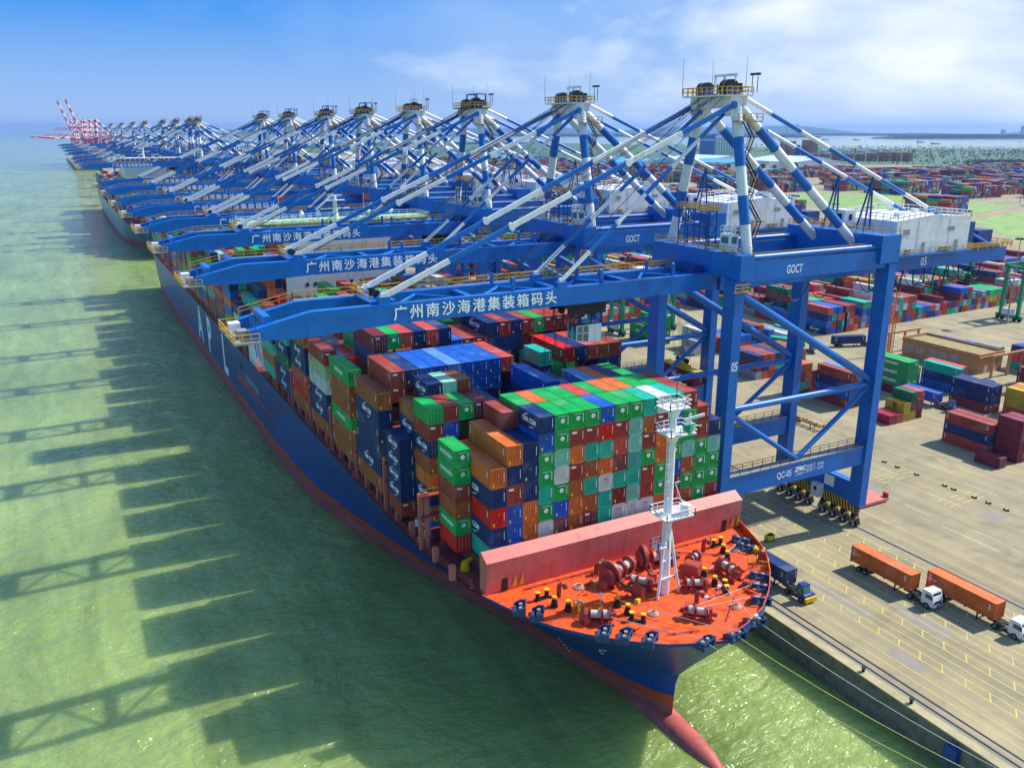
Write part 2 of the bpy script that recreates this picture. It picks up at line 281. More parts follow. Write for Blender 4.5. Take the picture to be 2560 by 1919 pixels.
# ------------------------------------------------------------------ helpers
class MB:
    """Collects geometry for one mesh object."""
    def __init__(s): s.v, s.f, s.m, s.sm = [], [], [], []
    def add(s, vs_, fs, mi=0, smooth=False):
        o = len(s.v); s.v += [tuple(p) for p in vs_]
        for f in fs:
            s.f.append([o + i for i in f]); s.m.append(mi); s.sm.append(smooth)
        return s
    def box(s, x0, x1, y0, y1, z0, z1, mi=0):
        return s.add([(x0, y0, z0), (x1, y0, z0), (x1, y1, z0), (x0, y1, z0), (x0, y0, z1), (x1, y0, z1), (x1, y1, z1), (x0, y1, z1)],
                     [(0, 3, 2, 1), (4, 5, 6, 7), (0, 1, 5, 4), (1, 2, 6, 5), (2, 3, 7, 6), (3, 0, 4, 7)], mi)
    def cbox(s, c, d, mi=0):
        return s.box(c[0] - d[0] / 2, c[0] + d[0] / 2, c[1] - d[1] / 2, c[1] + d[1] / 2, c[2] - d[2] / 2, c[2] + d[2] / 2, mi)
    def frame(s, p, q):
        p, q = Vector(p), Vector(q); d = (q - p); d.normalize()
        up = Vector((0, 0, 1)) if abs(d.z) < 0.95 else Vector((0, 1, 0))
        a = d.cross(up).normalized(); return p, q, a, a.cross(d).normalized()
    def bar(s, p, q, w, h, mi=0):
        p, q, a, b = s.frame(p, q); a = a * w / 2; b = b * h / 2
        return s.add([p - a - b, p + a - b, p + a + b, p - a + b, q - a - b, q + a - b, q + a + b, q - a + b],
                     [(0, 1, 2, 3), (7, 6, 5, 4), (0, 4, 5, 1), (1, 5, 6, 2), (2, 6, 7, 3), (3, 7, 4, 0)], mi)
    def tube(s, p, q, r, n=8, r2=None, mi=0, caps=True):
        p, q, a, b = s.frame(p, q); r2 = r if r2 is None else r2
        vs_ = []
        for c, rr in ((p, r), (q, r2)):
            for k in range(n):
                t = 2 * math.pi * k / n; vs_.append(c + a * (math.cos(t) * rr) + b * (math.sin(t) * rr))
        s.add(vs_, [(k, n + k, n + (k + 1) % n, (k + 1) % n) for k in range(n)], mi, n > 6)
        if caps: s.add(vs_, [tuple(range(n)), tuple(range(2 * n - 1, n - 1, -1))], mi)
        return s
    def striped(s, p, q, r, segs, mis, n=12, flat=None):
        p, q = Vector(p), Vector(q)
        for k in range(segs):
            a, b = p.lerp(q, k / segs), p.lerp(q, (k + 1) / segs)
            if flat: s.bar(a, b, flat[0], flat[1], mis[k % len(mis)])
            else: s.tube(a, b, r, n, None, mis[k % len(mis)], caps=(k in (0, segs - 1)))
        return s
    def poly(s, pts, axis, a0, a1, mi=0):
        """Extrudes a closed 2-D outline along an axis ('x','y','z')."""
        def put(u, w, t): return {'x': (t, u, w), 'y': (u, t, w), 'z': (u, w, t)}[axis]
        n = len(pts); vs_ = [put(u, w, a0) for u, w in pts] + [put(u, w, a1) for u, w in pts]
        return s.add(vs_, [tuple(range(n)), tuple(range(2 * n - 1, n - 1, -1))] + [(k, n + k, n + (k + 1) % n, (k + 1) % n) for k in range(n)], mi)
    def rail(s, pts, h=1.1, step=2.0, r=0.05, mi=0, mid=True):
        for p, q in zip(pts[:-1], pts[1:]):
            p, q = Vector(p), Vector(q); n = max(1, round((q - p).length / step))
            for k in range(n + 1):
                c = p.lerp(q, k / n); s.bar(c, c + Vector((0, 0, h)), 2 * r, 2 * r, mi)
            for z in ((h, h * 0.5) if mid else (h,)):
                s.bar(p + Vector((0, 0, z)), q + Vector((0, 0, z)), 2 * r, 2 * r, mi)
        return s
    def disc(s, c, axis, r, t, n=12, mi=0):
        d = Vector({'x': (1, 0, 0), 'y': (0, 1, 0), 'z': (0, 0, 1)}[axis]) * t / 2; c = Vector(c)
        return s.tube(c - d, c + d, r, n, None, mi)
    def mesh(s, name, mats):
        me = bpy.data.meshes.new(name); me.from_pydata(s.v, [], s.f)
        for m in (mats if isinstance(mats, (list, tuple)) else [mats]):
            me.materials.append(M[m] if isinstance(m, str) else m)
        me.polygons.foreach_set('material_index', s.m); me.polygons.foreach_set('use_smooth', s.sm); me.update()
        return me
    def build(s, name, mats, parent=None, loc=(0, 0, 0), rz=0):
        return obj(name, s.mesh(name, mats), parent, loc, rz)

def obj(name, me, parent=None, loc=(0, 0, 0), rz=0):
    o = bpy.data.objects.new(name, me); COL.objects.link(o); o.parent = parent; o.location = loc; o.rotation_euler = (0, 0, rz)
    return o
def empty(name, loc, rz=0):
    o = bpy.data.objects.new(name, None); COL.objects.link(o); o.location = loc; o.rotation_euler = (0, 0, rz); o.empty_display_size = 1
    return o
def tag(o, label=None, cat=None, group=None, kind=None):
    if label: o['label'] = label
    if cat: o['category'] = cat
    if group: o['group'] = group
    if kind: o['kind'] = kind
    return o
def copy_tree(o, parent=None):
    c = o.copy(); COL.objects.link(c); c.parent = parent
    for ch in o.children: copy_tree(ch, c)
    return c
def smooth(o):
    for p in o.data.polygons: p.use_smooth = True

TXT = {}
def text_mesh(body, bold=0.012, spacing=1.0, shear=0.0, material='letter', heavy=0.0):
    key = (body, bold, spacing, shear, material, heavy)
    if key in TXT: return TXT[key]
    c = bpy.data.curves.new('lettering', 'FONT'); c.body = body; c.offset = bold; c.align_x = 'CENTER'; c.align_y = 'CENTER'
    c.space_character = spacing; c.shear = shear; c.resolution_u = 3; c.fill_mode = 'BOTH'; c.extrude = 0.0
    o = bpy.data.objects.new('lettering', c); COL.objects.link(o)
    dg = bpy.context.evaluated_depsgraph_get(); me = bpy.data.meshes.new_from_object(o.evaluated_get(dg))
    bpy.data.objects.remove(o); bpy.data.curves.remove(c)
    if heavy:                                                        # thicken thin strokes: the same outlines, shifted a little and each a hair higher
        vv = [v.co.copy() for v in me.vertices]; ff = [list(p.vertices) for p in me.polygons]; n_ = len(vv); V_, F_ = [], []
        for k_, (dx_, dy_) in enumerate(((0, 0), (heavy, 0), (0, heavy * 0.8), (-heavy, 0), (0, -heavy * 0.8))):
            V_ += [(p.x + dx_, p.y + dy_, 0.003 * k_) for p in vv]; F_ += [[i + k_ * n_ for i in f] for f in ff]
        bpy.data.meshes.remove(me); me = bpy.data.meshes.new('lettering'); me.from_pydata(V_, [], F_); me.update()
    me.name = 'lettering'; me.materials.clear(); me.materials.append(M[material]); TXT[key] = me
    return me
def face_matrix(loc, facing, size, wide=1.0):
    """Lettering laid on a face that looks to '-x', '-y' or '+z' (read from that side, upright)."""
    if facing == '-x': x, u, n = (0, -1, 0), (0, 0, 1), (-1, 0, 0)
    elif facing == '-y': x, u, n = (1, 0, 0), (0, 0, 1), (0, -1, 0)
    else: x, u, n = (0, -1, 0), (1, 0, 0), (0, 0, 1)
    m = Matrix(((x[0] * size * wide, u[0] * size, n[0] * size, loc[0]), (x[1] * size * wide, u[1] * size, n[1] * size, loc[1]),
                (x[2] * size * wide, u[2] * size, n[2] * size, loc[2]), (0, 0, 0, 1)))
    return m
def write(body, loc, facing, size, parent, wide=1.0, bold=0.012, spacing=1.0, shear=0.0, material='letter', name='lettering', heavy=0.0):
    o = obj(name, text_mesh(body, bold, spacing, shear, material, heavy), parent); o.matrix_local = face_matrix(loc, facing, size, wide)
    return o
# ------------------------------------------------------------------ the setting: water, land, quay
ZW = -5.0
def sheet(name, pts, z, material, kind='structure', parent=None):
    me = bpy.data.meshes.new(name); me.from_pydata([(x, y, z) for x, y in pts], [], [tuple(range(len(pts)))])
    me.materials.append(M[material]); o = obj(name, me, parent)
    if o.data.polygons[0].normal.z < 0: o.data.flip_normals()
    if kind and not parent: o['kind'] = kind
    return o
sheet('water', [(-26000, -1500), (26000, -1500), (26000, 27500), (-26000, 27500)], ZW, 'water')
QX = 93.2
ground = sheet('ground', [(QX + 1.2, -160), (QX + 1.2, 1950), (50, 1950), (50, 2700), (700, 3300), (2500, 4200), (2700, 2850), (2990, 2440), (3371, 2116), (5200, 700), (5200, -160)], 0.0, 'concrete')
quay = MB(); quay.box(QX, QX + 1.2, -160, 1948.8, -7.5, 0.02); quay.box(48.8, QX + 1.2, 1948.8, 1950, -7.5, 0.02); quay.box(48.8, 50, 1950, 2700, -7.5, 0.02)
quay.build('quay_wall', 'wall_c')['kind'] = 'structure'
cp = MB(); cp.box(QX - 0.12, QX + 1.35, -160, 1948, 0.026, 0.25); cp.build('quay_kerb', 'cope')['kind'] = 'structure'
# crane rails let into the quay, each a thing of the setting
for nm, x in (('waterside_rail', 95.7), ('landside_rail', 131.3)):
    rb = MB(); rb.box(x - 0.55, x + 0.55, -160, 1700, 0.004, 0.012, 0); rb.box(x - 0.08, x + 0.08, -160, 1700, 0.012, 0.07, 1); rb.box(x - 0.30, x - 0.18, -160, 1700, 0.012, 0.02, 1)
    rb.build(nm, ['patch', 'dark'])['kind'] = 'structure'
tr = MB(); tr.box(96.9, 97.25, -160, 900, 0.005, 0.03); tr.build('cable_trench', 'dark')['kind'] = 'structure'

# painted lanes: long lines with rungs, one object per lane
def lane(name, x0, x1, y0, y1, rung=3.6, slant=1.2, w=0.13, mat_='mark_y'):
    b = MB()
    b.box(x0 - w / 2, x0 + w / 2, y0, y1, 0.004, 0.008)
    if x1 is not None:
        b.box(x1 - w / 2, x1 + w / 2, y0, y1, 0.004, 0.008)
        y = y0
        while y < y1 - slant:
            b.add([(x0 + w / 2, y, 0.008), (x0 + w / 2, y + 0.2, 0.008), (x1 - w / 2, y + slant + 0.2, 0.008), (x1 - w / 2, y + slant, 0.008)], [(3, 2, 1, 0)]); y += rung
    o = b.build(name, mat_); o['kind'] = 'structure'; return o
for a, c in ((99.0, None), (104.2, 105.9), (109.6, 111.3), (115.0, 116.7), (120.4, 122.1), (126.6, 128.6), (134.6, None), (138.5, None), (100.9, None), (107.6, None), (113.2, None), (118.6, None), (124.2, None)):
    lane('lane_marking', a, c, -150, 420, rung=3.7)
lane('lane_marking', 164.6, None, -150, 200)
for x, y in ((154, 116), (156, 101), (151, 132)):                 # parking bays painted between the rail and the yard
    b = MB()
    for k in range(3):
        for j in range(3): b.box(x + 4.2 * j, x + 4.2 * j + 3.0, y + 1.5 * k, y + 1.5 * k + 0.18, 0.004, 0.008)
    b.build('bay_marking', 'mark_y')['kind'] = 'structure'
for x, y0, y1 in ((146.5, 84, 96), (148.5, 100, 106), (150.3, 86, 92), (143.0, 108, 114), (158.0, 100, 108), (161, 118, 126), (170, 100, 108), (172.5, 112, 119)):
    b = MB(); b.box(x, x + 0.14, y0, y1, 0.004, 0.008); b.build('bay_marking', 'mark_w')['kind'] = 'structure'
rnd = random.Random(3)
for x, y, w, l in ((144, 110, 7, 16), (112, 70, 3.2, 9), (101, 66, 2.4, 6), (170, 196, 14, 9), (205, 205, 12, 8), (150, 180, 10, 14), (120, 112, 3, 3), (225, 200, 9, 7), (106, 80, 2.2, 12), (157, 92, 5, 4), (240, 215, 8, 5)):
    sheet('asphalt_patch', [(x, y), (x + w, y), (x + w, y + l), (x, y + l)], 0.004, 'patch')
for y in (124.4, 120.8, 115.7, 108.6, 106.4, 101.6, 98.4, 94.5):  # low kerb blocks along the truck lane
    b = MB(); b.poly([(-0.6, 0), (0.6, 0), (0.45, 0.32), (-0.45, 0.32)], 'x', -0.25, 0.25, 0); b.box(-0.26, 0.26, -0.18, 0.18, 0.1, 0.335, 1)
    o = b.build('wheel_stop', ['dark', 'yellow'], None, (164.6, y, 0))
    tag(o, {124.4: 'farthest', 120.8: 'second farthest', 115.7: 'third farthest', 108.6: 'fourth farthest', 106.4: 'fifth farthest', 101.6: 'third nearest', 98.4: 'second nearest', 94.5: 'nearest'}[y] + ' black and yellow wheel stop in the row along the truck lane', 'wheel stop', 'wheel stops along the truck lane')

# ------------------------------------------------------------------ containers
CC = {'green': '04a04a', 'navy': '0a2f66', 'blue': '1058b4', 'teal': '10aa90', 'pale teal': '74b8a4', 'white': 'c4c8c4', 'red brown': '983a2e', 'dark red': '7a2422',
      'brown': 'a2562a', 'orange': 'd06a2c', 'bright red': 'd01414', 'salmon red': 'be4a3e', 'mint': '96d0b4', 'yellow': 'b8a020', 'maroon': '7a2034', 'grey': '8c959e', 'pale green': 'a4b488', 'dark green': '0b6a4c', 'crimson': 'a81434', 'light blue': '5a8ac4'}
CLIN = {k: lin(v) for k, v in CC.items()}
def corr(b, p0, du, n, depth, up, nrm, mi=0):
    """A corrugated wall: n ribs along du, height vector up, pushed in by depth along -nrm."""
    p0, du, up, nrm = Vector(p0), Vector(du), Vector(up), Vector(nrm); st = du / n; pts = []
    for k in range(n):
        for t, d in ((0.0, 1), (0.25, 1), (0.5, 0), (0.75, 0)): pts.append(p0 + st * (k + t) - nrm * (depth * d))
    pts.append(p0 + du - nrm * depth)
    m = len(pts); b.add(pts + [p + up for p in pts], [(i, i + 1, m + i + 1, m + i) for i in range(m - 1)], mi)
CMESH = {}
def container_mesh(L, Hh, door):
    key = (L, Hh, door)
    if key in CMESH: return CMESH[key]
    b = MB(); w = 1.219
    for x in (-w, w - 0.14):
        for y in (0, L - 0.14): b.box(x, x + 0.14, y, y + 0.14, 0.11, Hh - 0.11)
    for x in (-w + 0.002, w - 0.102):
        b.box(x, x + 0.10, 0.16, L - 0.16, 0.02, 0.17); b.box(x, x + 0.10, 0.16, L - 0.16, Hh - 0.10, Hh - 0.01)
    for y in (0.002, L - 0.122):
        b.box(-w + 0.14, w - 0.14, y, y + 0.12, 0.02, 0.16); b.box(-w + 0.14, w - 0.14, y, y + 0.12, Hh - 0.12, Hh - 0.01)
    n = int(L / 0.42)
    corr(b, (-w + 0.012, L - 0.14, 0.17), (0, -(L - 0.28), 0), n, 0.06, (0, 0, Hh - 0.27), (-1, 0, 0))
    corr(b, (w - 0.012, 0.14, 0.17), (0, L - 0.28, 0), n, 0.06, (0, 0, Hh - 0.27), (1, 0, 0))
    corr(b, (w - 0.14, L - 0.012, 0.16), (-(2 * w - 0.28), 0, 0), 8, 0.075, (0, 0, Hh - 0.28), (0, 1, 0))
    if not door: corr(b, (-w + 0.14, 0.012, 0.16), (2 * w - 0.28, 0, 0), 8, 0.075, (0, 0, Hh - 0.28), (0, -1, 0))
    corr(b, (-w + 0.10, 0.12, Hh - 0.025), (0, L - 0.24, 0), int(L / 0.6), 0.02, (2 * w - 0.2, 0, 0), (0, 0, 1))
    b.box(-w + 0.1, w - 0.1, 0.1, L - 0.1, 0.10, 0.15)
    for x in (-w - 0.004, w - 0.176):
        for y in (-0.004, L - 0.176):
            for z in (0.0, Hh - 0.12): b.box(x, x + 0.18, y, y + 0.18, z, z + 0.12, 1)
    CMESH[key] = b.mesh('container', ['paint', 'casting'])
    return CMESH[key]
DMESH = {}
def door_mesh(Hh):
    if Hh in DMESH: return DMESH[Hh]
    b = MB()
    for x0, x1 in ((-1.07, -0.012), (0.012, 1.07)):
        b.box(x0, x1, 0.03, 0.09, 0.17, Hh - 0.13)
        for z in (0.33, 0.62): b.box(x0 + 0.06, x1 - 0.06, 0.018, 0.03, Hh * z - 0.05, Hh * z + 0.05)
    for x in (-0.78, -0.3, 0.3, 0.78):
        b.tube((x, 0.0, 0.10), (x, 0.0, Hh - 0.08), 0.03, 6, None, 1)
        b.box(x - 0.05, x + 0.22, -0.02, 0.0, Hh * 0.42, Hh * 0.42 + 0.07, 1)
    DMESH[Hh] = b.mesh('door', ['paint', 'grey']); return DMESH[Hh]
def arc_pts(cx, cz, r, t0, t1, w, n=10):
    o, i = [], []
    for k in range(n + 1):
        t = R(t0 + (t1 - t0) * k / n); taper = w * math.sin(math.pi * (k + 0.6) / (n + 1.2))
        o.append((cx + r * math.cos(t), cz + r * 0.55 * math.sin(t))); i.append((cx + (r - taper) * math.cos(t), cz + (r - taper) * 0.55 * math.sin(t)))
    return o, i
def swoosh_mesh():
    """Two white crescents, above left and below right of the name."""
    b = MB()
    for cx, cz, t0, t1 in ((-0.25, 0.25, 75, 165), (0.35, -0.28, -110, -25)):
        o, i = arc_pts(cx, cz, 1.25, t0, t1, 0.24); n = len(o)
        b.add([(x, z, 0) for x, z in o] + [(x, z, 0) for x, z in i], [(k, k + 1, n + k + 1, n + k) for k in range(n - 1)])
    return b.mesh('emblem', ['letter'])
def ring_mesh():
    """White six-petalled round emblem with a green star left open in the middle."""
    b = MB(); n = 12; pts = []
    for k in range(n):
        t = 2 * math.pi * k / n; r = 0.34 if k % 2 == 0 else 0.30; pts.append((r * math.cos(t), r * math.sin(t), 0))
    inn = [(0.13 * math.cos(2 * math.pi * k / n), 0.13 * math.sin(2 * math.pi * k / n), 0) for k in range(n)]
    b.add(pts + inn, [(k, (k + 1) % n, n + (k + 1) % n, n + k) for k in range(n)])
    b.add([(0.05 * math.cos(2 * math.pi * k / 6), 0.05 * math.sin(2 * math.pi * k / 6), 0) for k in range(6)], [tuple(range(6))])
    return b.mesh('emblem', ['letter'])
def star_mesh():
    b = MB(); pts = []
    for k in range(14):
        t = math.pi / 2 + math.pi * k / 7; r = 0.62 if k % 2 == 0 else 0.26; pts.append((r * math.cos(t), r * math.sin(t), 0.006))
    b.add(pts, [tuple(range(14))]); b.add([(-0.8, -0.8, 0), (0.8, -0.8, 0), (0.8, 0.8, 0), (-0.8, 0.8, 0)], [(0, 1, 2, 3)], 1)
    return b.mesh('emblem', ['letter', M['shed_blue']])
SW, RING, STAR = swoosh_mesh(), ring_mesh(), star_mesh()
def mark_mesh():
    """Column of small stencilled numbers at the right edge of an end wall."""
    b = MB(); b.box(0.80, 0.86, -0.030, -0.024, 0.9, 2.2); return b.mesh('markings', ['letter'])
MARK = mark_mesh()
def stencil_mesh():
    b = MB()
    for k in range(6): b.box(-1.232, -1.226, 0.0, 0.20, -0.22 * k, -0.22 * k + 0.15)
    for k in range(3): b.box(-1.232, -1.226, -10.6, -10.3, -0.35 * k - 0.2, -0.35 * k)
    return b.mesh('stencil', ['letter'])
STENCIL = stencil_mesh()
def plate_mesh():
    b = MB(); b.box(-0.9, -0.62, -0.03, -0.022, 0.35, 0.75); b.box(-0.1, 0.05, -0.03, -0.022, 1.9, 2.05); return b.mesh('placard', ['letter_yellow'])
PLATE = plate_mesh()
LOGOS = {   # lettering: text on the long side, on the end
    'ev': ('EVERGREEN', 1.15, 1.0, None), 'cma': ('CMA CGM', 1.15, 1.0, None), 'tex': (None, 0, 1, 'tex'), 'msc': ('MSC', 1.5, 1.0, None), 'apl': ('APL', 1.5, 1.0, None), 'cosco': ('COSCO', 1.2, 1.0, None),
    'maersk': ('MAERSK', 1.2, 1.0, None), 'cs': ('CHINA SHIPPING', 0.95, 1.0, None), 'ym': (None, 0, 1, None)}
WHAT = {'ev': ' with large white lettering', 'cma': ' with white name and crescents', 'tex': ' with small white end lettering', 'msc': ' with bold lettering', 'apl': ' with white lettering', 'cosco': ' with spaced lettering', 'maersk': ' with star emblem', 'cs': ' with two-word lettering'}
N_CONT = [0]
def container(x, y, z, L=12.19, Hh=2.59, color='green', logo=None, door=False, label=None, group=None, parent=None, cat='container', name='container', letters=True):
    """x = left edge, y = near end, z = bottom. Long side along Y."""
    o = obj(name, container_mesh(L, Hh, door), parent, (x + 1.219, y, z)); o.color = (*CLIN[color], 1); N_CONT[0] += 1
    if label: tag(o, label, cat, group)
    if door:
        d = obj('door', door_mesh(Hh), o); d.color = o.color
    if letters:
        sx, cy, cz = -1.219 - 0.006, L / 2, Hh * 0.52
        if logo == 'ev':
            write('EVERGREEN', (sx, cy, cz), '-x', 1.0 if L > 7 else 0.82, o, 0.95, 0.03)
            if not door:
                e = obj('emblem', RING, o); e.matrix_local = face_matrix((0, -0.006, Hh * 0.60), '-y', 1.0)
                write('EVERGREEN', (0, -0.006, Hh * 0.86), '-y', 0.22, o, 1.1, 0.0)
        elif logo == 'cma':
            s_ = 1.0 if L > 7 else 0.86
            write('CMA CGM', (sx, cy, cz), '-x', 1.15 * s_, o, 0.85, 0.04, 1.0, 0.1); e = obj('emblem', SW, o); e.matrix_local = face_matrix((sx, cy, cz), '-x', 1.15 * s_)
        elif logo == 'tex': write('tex', (-0.55, -0.006, Hh * 0.82), '-y', 0.62, o, 1.0, 0.03)
        elif logo == 'msc':
            if color == 'yellow': write('m', (sx, cy, cz + 0.35), '-x', 1.6, o, 1.0, 0.05, material='letter_dark'); write('SC', (sx, cy, cz - 0.62), '-x', 0.8, o, 1.1, 0.03, material='letter_dark')
            else: write('MSC', (sx, L * 0.83, Hh * 0.75), '-x', 0.8, o, 1.0, 0.03, material='letter_red'); write('msc', (0, -0.006, Hh * 0.7), '-y', 0.5, o, 1.0, 0.02, material='letter_red')
        elif logo == 'apl':
            write('APL', (sx, cy, cz - 0.2), '-x', 1.4, o, 1.0, 0.03, 1.0, 0.15); r = MB(); r.add([(0.95, 0.55, 0), (-0.9, 0.95, 0), (-0.7, 0.75, 0)], [(0, 1, 2)])
            e = obj('emblem', r.mesh('emblem', ['letter_red']), o); e.matrix_local = face_matrix((sx, cy, cz), '-x', 1.0)
        elif logo == 'cosco': write('COSCO', (sx, cy, cz), '-x', 1.1, o, 1.0, 0.02, 1.5, material='letter_dark' if color in ('grey', 'white') else 'letter')
        elif logo == 'maersk':
            write('MAERSK', (sx, cy - 1.0, cz), '-x', 1.15, o, 1.0, 0.02, material='letter_dark'); e = obj('emblem', STAR, o); e.matrix_local = face_matrix((sx, L * 0.84, cz), '-x', 1.0)
        elif logo == 'cs': write('CHINA SHIPPING', (sx, cy, cz), '-x', 0.85, o, 0.9, 0.02)
        if L > 7 and logo not in ('ev', 'cma', 'cs', 'cosco', 'maersk', 'msc', 'apl'): obj('stencil', STENCIL, o, (0, L - 0.75, Hh - 0.55))
        if not door and logo != 'plain':
            obj('markings', MARK, o)
            if logo is None and color in ('navy', 'blue', 'orange', 'brown', 'salmon red', 'dark red', 'bright red'): obj('placard', PLATE, o)
    return o
class Heap:
    """Far or hidden-in-the-mass containers joined into one object of kind stuff; each box keeps its own paint."""
    def __init__(s): s.v, s.f, s.c = [], [], []
    def add(s, x, y, z, L, Hh, color, w=2.438):
        o = len(s.v); a, b_ = x, x + w
        for zz in (z, z + Hh - 0.03): s.v += [(a, y, zz), (b_, y, zz), (b_, y + L, zz), (a, y + L, zz)]
        s.f += [(o, o + 3, o + 2, o + 1), (o + 4, o + 5, o + 6, o + 7), (o, o + 1, o + 5, o + 4), (o + 1, o + 2, o + 6, o + 5), (o + 2, o + 3, o + 7, o + 6), (o + 3, o, o + 4, o + 7)]
        s.c += [CLIN[color]] * 6
    def build(s, name, label):
        me = bpy.data.meshes.new(name); me.from_pydata(s.v, [], s.f); me.materials.append(M['paint_far'])
        at = me.attributes.new('paint', 'FLOAT_COLOR', 'FACE')
        at.data.foreach_set('color', [k for c in s.c for k in (*c, 1.0)])
        o = obj(name, me); tag(o, label, 'containers', kind='stuff'); return o

ORD = ['first', 'second', 'third', 'fourth', 'fifth', 'sixth', 'seventh', 'eighth', 'ninth', 'tenth', 'eleventh', 'twelfth', 'thirteenth', 'fourteenth', 'fifteenth', 'sixteenth', 'seventeenth', 'eighteenth', 'nineteenth', 'twentieth', 'twenty-first', 'twenty-second', 'twenty-third', 'twenty-fourth']
# ------------------------------------------------------------------ the near ship
SX = 67.0; DECK = 14.3
def interp(tab, t):
    if t <= tab[0][0]: return tab[0][1]
    for (a, b), (c, d) in zip(tab[:-1], tab[1:]):
        if t <= c: return b + (d - b) * (t - a) / (c - a)
    return tab[-1][1]
DK = [(0, 0.0), (0.5, 2.2), (1.3, 4.2), (3.0, 8.0), (6.1, 12.0), (9.5, 15.4), (12.6, 17.9), (16.1, 20.0), (23.2, 22.6), (32, 24.3), (42, 25.2), (60, 25.4), (500, 25.4)]
WLT = [(0, 0.0), (5.2, 1.8), (12.7, 3.4), (22, 5.5), (33, 8.2), (40, 10.7), (49, 13.4), (62, 17.0), (80, 21.2), (90, 23.4), (104, 24.9), (125, 25.4), (500, 25.4)]
def stem_y(z): return interp([(-7.5, 79.4), (-3.9, 79.0), (2.8, 78.7), (5.0, 77.0), (9.0, 73.4), (DECK, 68.6), (16, 67.6)], z)
def half(s, z):
    w = max(0.0, min(1.0, (z + 5) / (DECK + 5))); w = w ** 1.35
    return (1 - w) * interp(WLT, s) + w * interp(DK, s)
LEV = [-7.5, -5.0, -2.0, -0.3, 1.5, 3.5, 6.0, 8.5, 11.0, 12.8, DECK]
ST = [0, 0.4, 1, 2, 3.5, 5.5, 8, 11, 14.5, 18.5, 23, 28, 34, 41, 49, 58, 68, 80, 95, 112, 135, 170, 220, 290, 360, 395]
STERN = 478.0
def hull_mesh(name, length_end, mats, cx=SX, y_shift=0.0, mirror_mats=None):
    b = MB(); ny = len(ST); rows = []
    for side in (-1, 1):
        grid = []
        for z in LEV:
            sy = stem_y(z); row = []
            for s in ST:
                y = sy + s * (length_end - sy) / 395.0 if s > 135 else sy + s
                hb = half(s, z)
                if s > 300: hb *= 1 - 0.10 * ((s - 300) / 95) ** 2 * (1 - max(0, min(1, (z + 5) / 19)) * 0.8)
                row.append((cx + side * hb, y + y_shift, z))
            grid.append(row)
        rows.append(grid)
        for k in range(len(LEV) - 1):
            mi = 2 if LEV[k + 1] <= -2.0 else (1 if LEV[k + 1] <= -0.3 else 0)
            vs_ = grid[k] + grid[k + 1]
            fs = [(i, i + 1, ny + i + 1, ny + i) if side > 0 else (i, ny + i, ny + i + 1, i + 1) for i in range(ny - 1)]
            b.add(vs_, fs, mi, True)
    for k in range(len(LEV) - 1):                                     # transom
        a, c = rows[0][k][-1], rows[1][k][-1]; d, e = rows[0][k + 1][-1], rows[1][k + 1][-1]
        b.add([a, c, e, d], [(0, 1, 2, 3)], 2 if LEV[k + 1] <= -2 else (1 if LEV[k + 1] <= -0.3 else 0))
    me = b.mesh(name, mats); return me, rows
ship = empty('container_ship', (SX, 79, ZW))
tag(ship, 'navy hulled container ship with orange bow deck moored along the quay nearest the camera', 'ship')
def sp(o, par=None):                                                 # hang a part on the ship, keeping where it was built
    o.parent = par or ship
    if not par: o.location = Vector(o.location) - ship.location
    return o
me, rows = hull_mesh('hull', STERN, ['hull', 'boot', 'anti'])
hull = sp(obj('hull', me))
# bulb
b = MB(); prof = [(98, 1.2, 2.0), (91, 2.2, 2.5), (86, 2.4, 2.7), (81, 2.4, 2.7), (78.5, 2.3, 2.65), (76, 2.25, 2.55), (73.5, 2.05, 2.4), (71.2, 1.7, 2.1), (69.4, 1.2, 1.6), (68.3, 0.7, 1.0), (67.7, 0.3, 0.45), (67.5, 0.03, 0.05)]
rings = []
for y, rx, rz in prof: rings.append([(SX + rx * math.cos(2 * math.pi * k / 16), y, -6.1 + rz * math.sin(2 * math.pi * k / 16) * (1.0 if math.sin(2 * math.pi * k / 16) > 0 else 1.8)) for k in range(16)])
for r0, r1 in zip(rings[:-1], rings[1:]): b.add(r0 + r1, [(k, (k + 1) % 16, 16 + (k + 1) % 16, 16 + k) for k in range(16)], 0, True)
sp(b.build('bulb', 'anti'))
# decks
outline_l = [(SX - interp(DK, s) * 0.995, 68.6 + s) for s in (0.0, 0.5, 1.3, 3.0, 6.1, 9.5, 12.6, 16.1, 19.5, 24.2)]
fo = outline_l + [(2 * SX - x, y) for x, y in reversed(outline_l[1:])]
o = sheet('forecastle_deck', fo, DECK - 0.02, 'deck_or', None); sp(o)
main = [(SX - 22.6, 92.8), (SX - 23.6, 98), (SX - 24.9, 108), (SX - 25.3, 126), (SX - 25.3, STERN - 1), (SX + 25.3, STERN - 1), (SX + 25.3, 126), (SX + 24.9, 108), (SX + 23.6, 98), (SX + 22.6, 92.8)]
o = sheet('main_deck', main, DECK - 0.03, 'deck_red', None); sp(o)
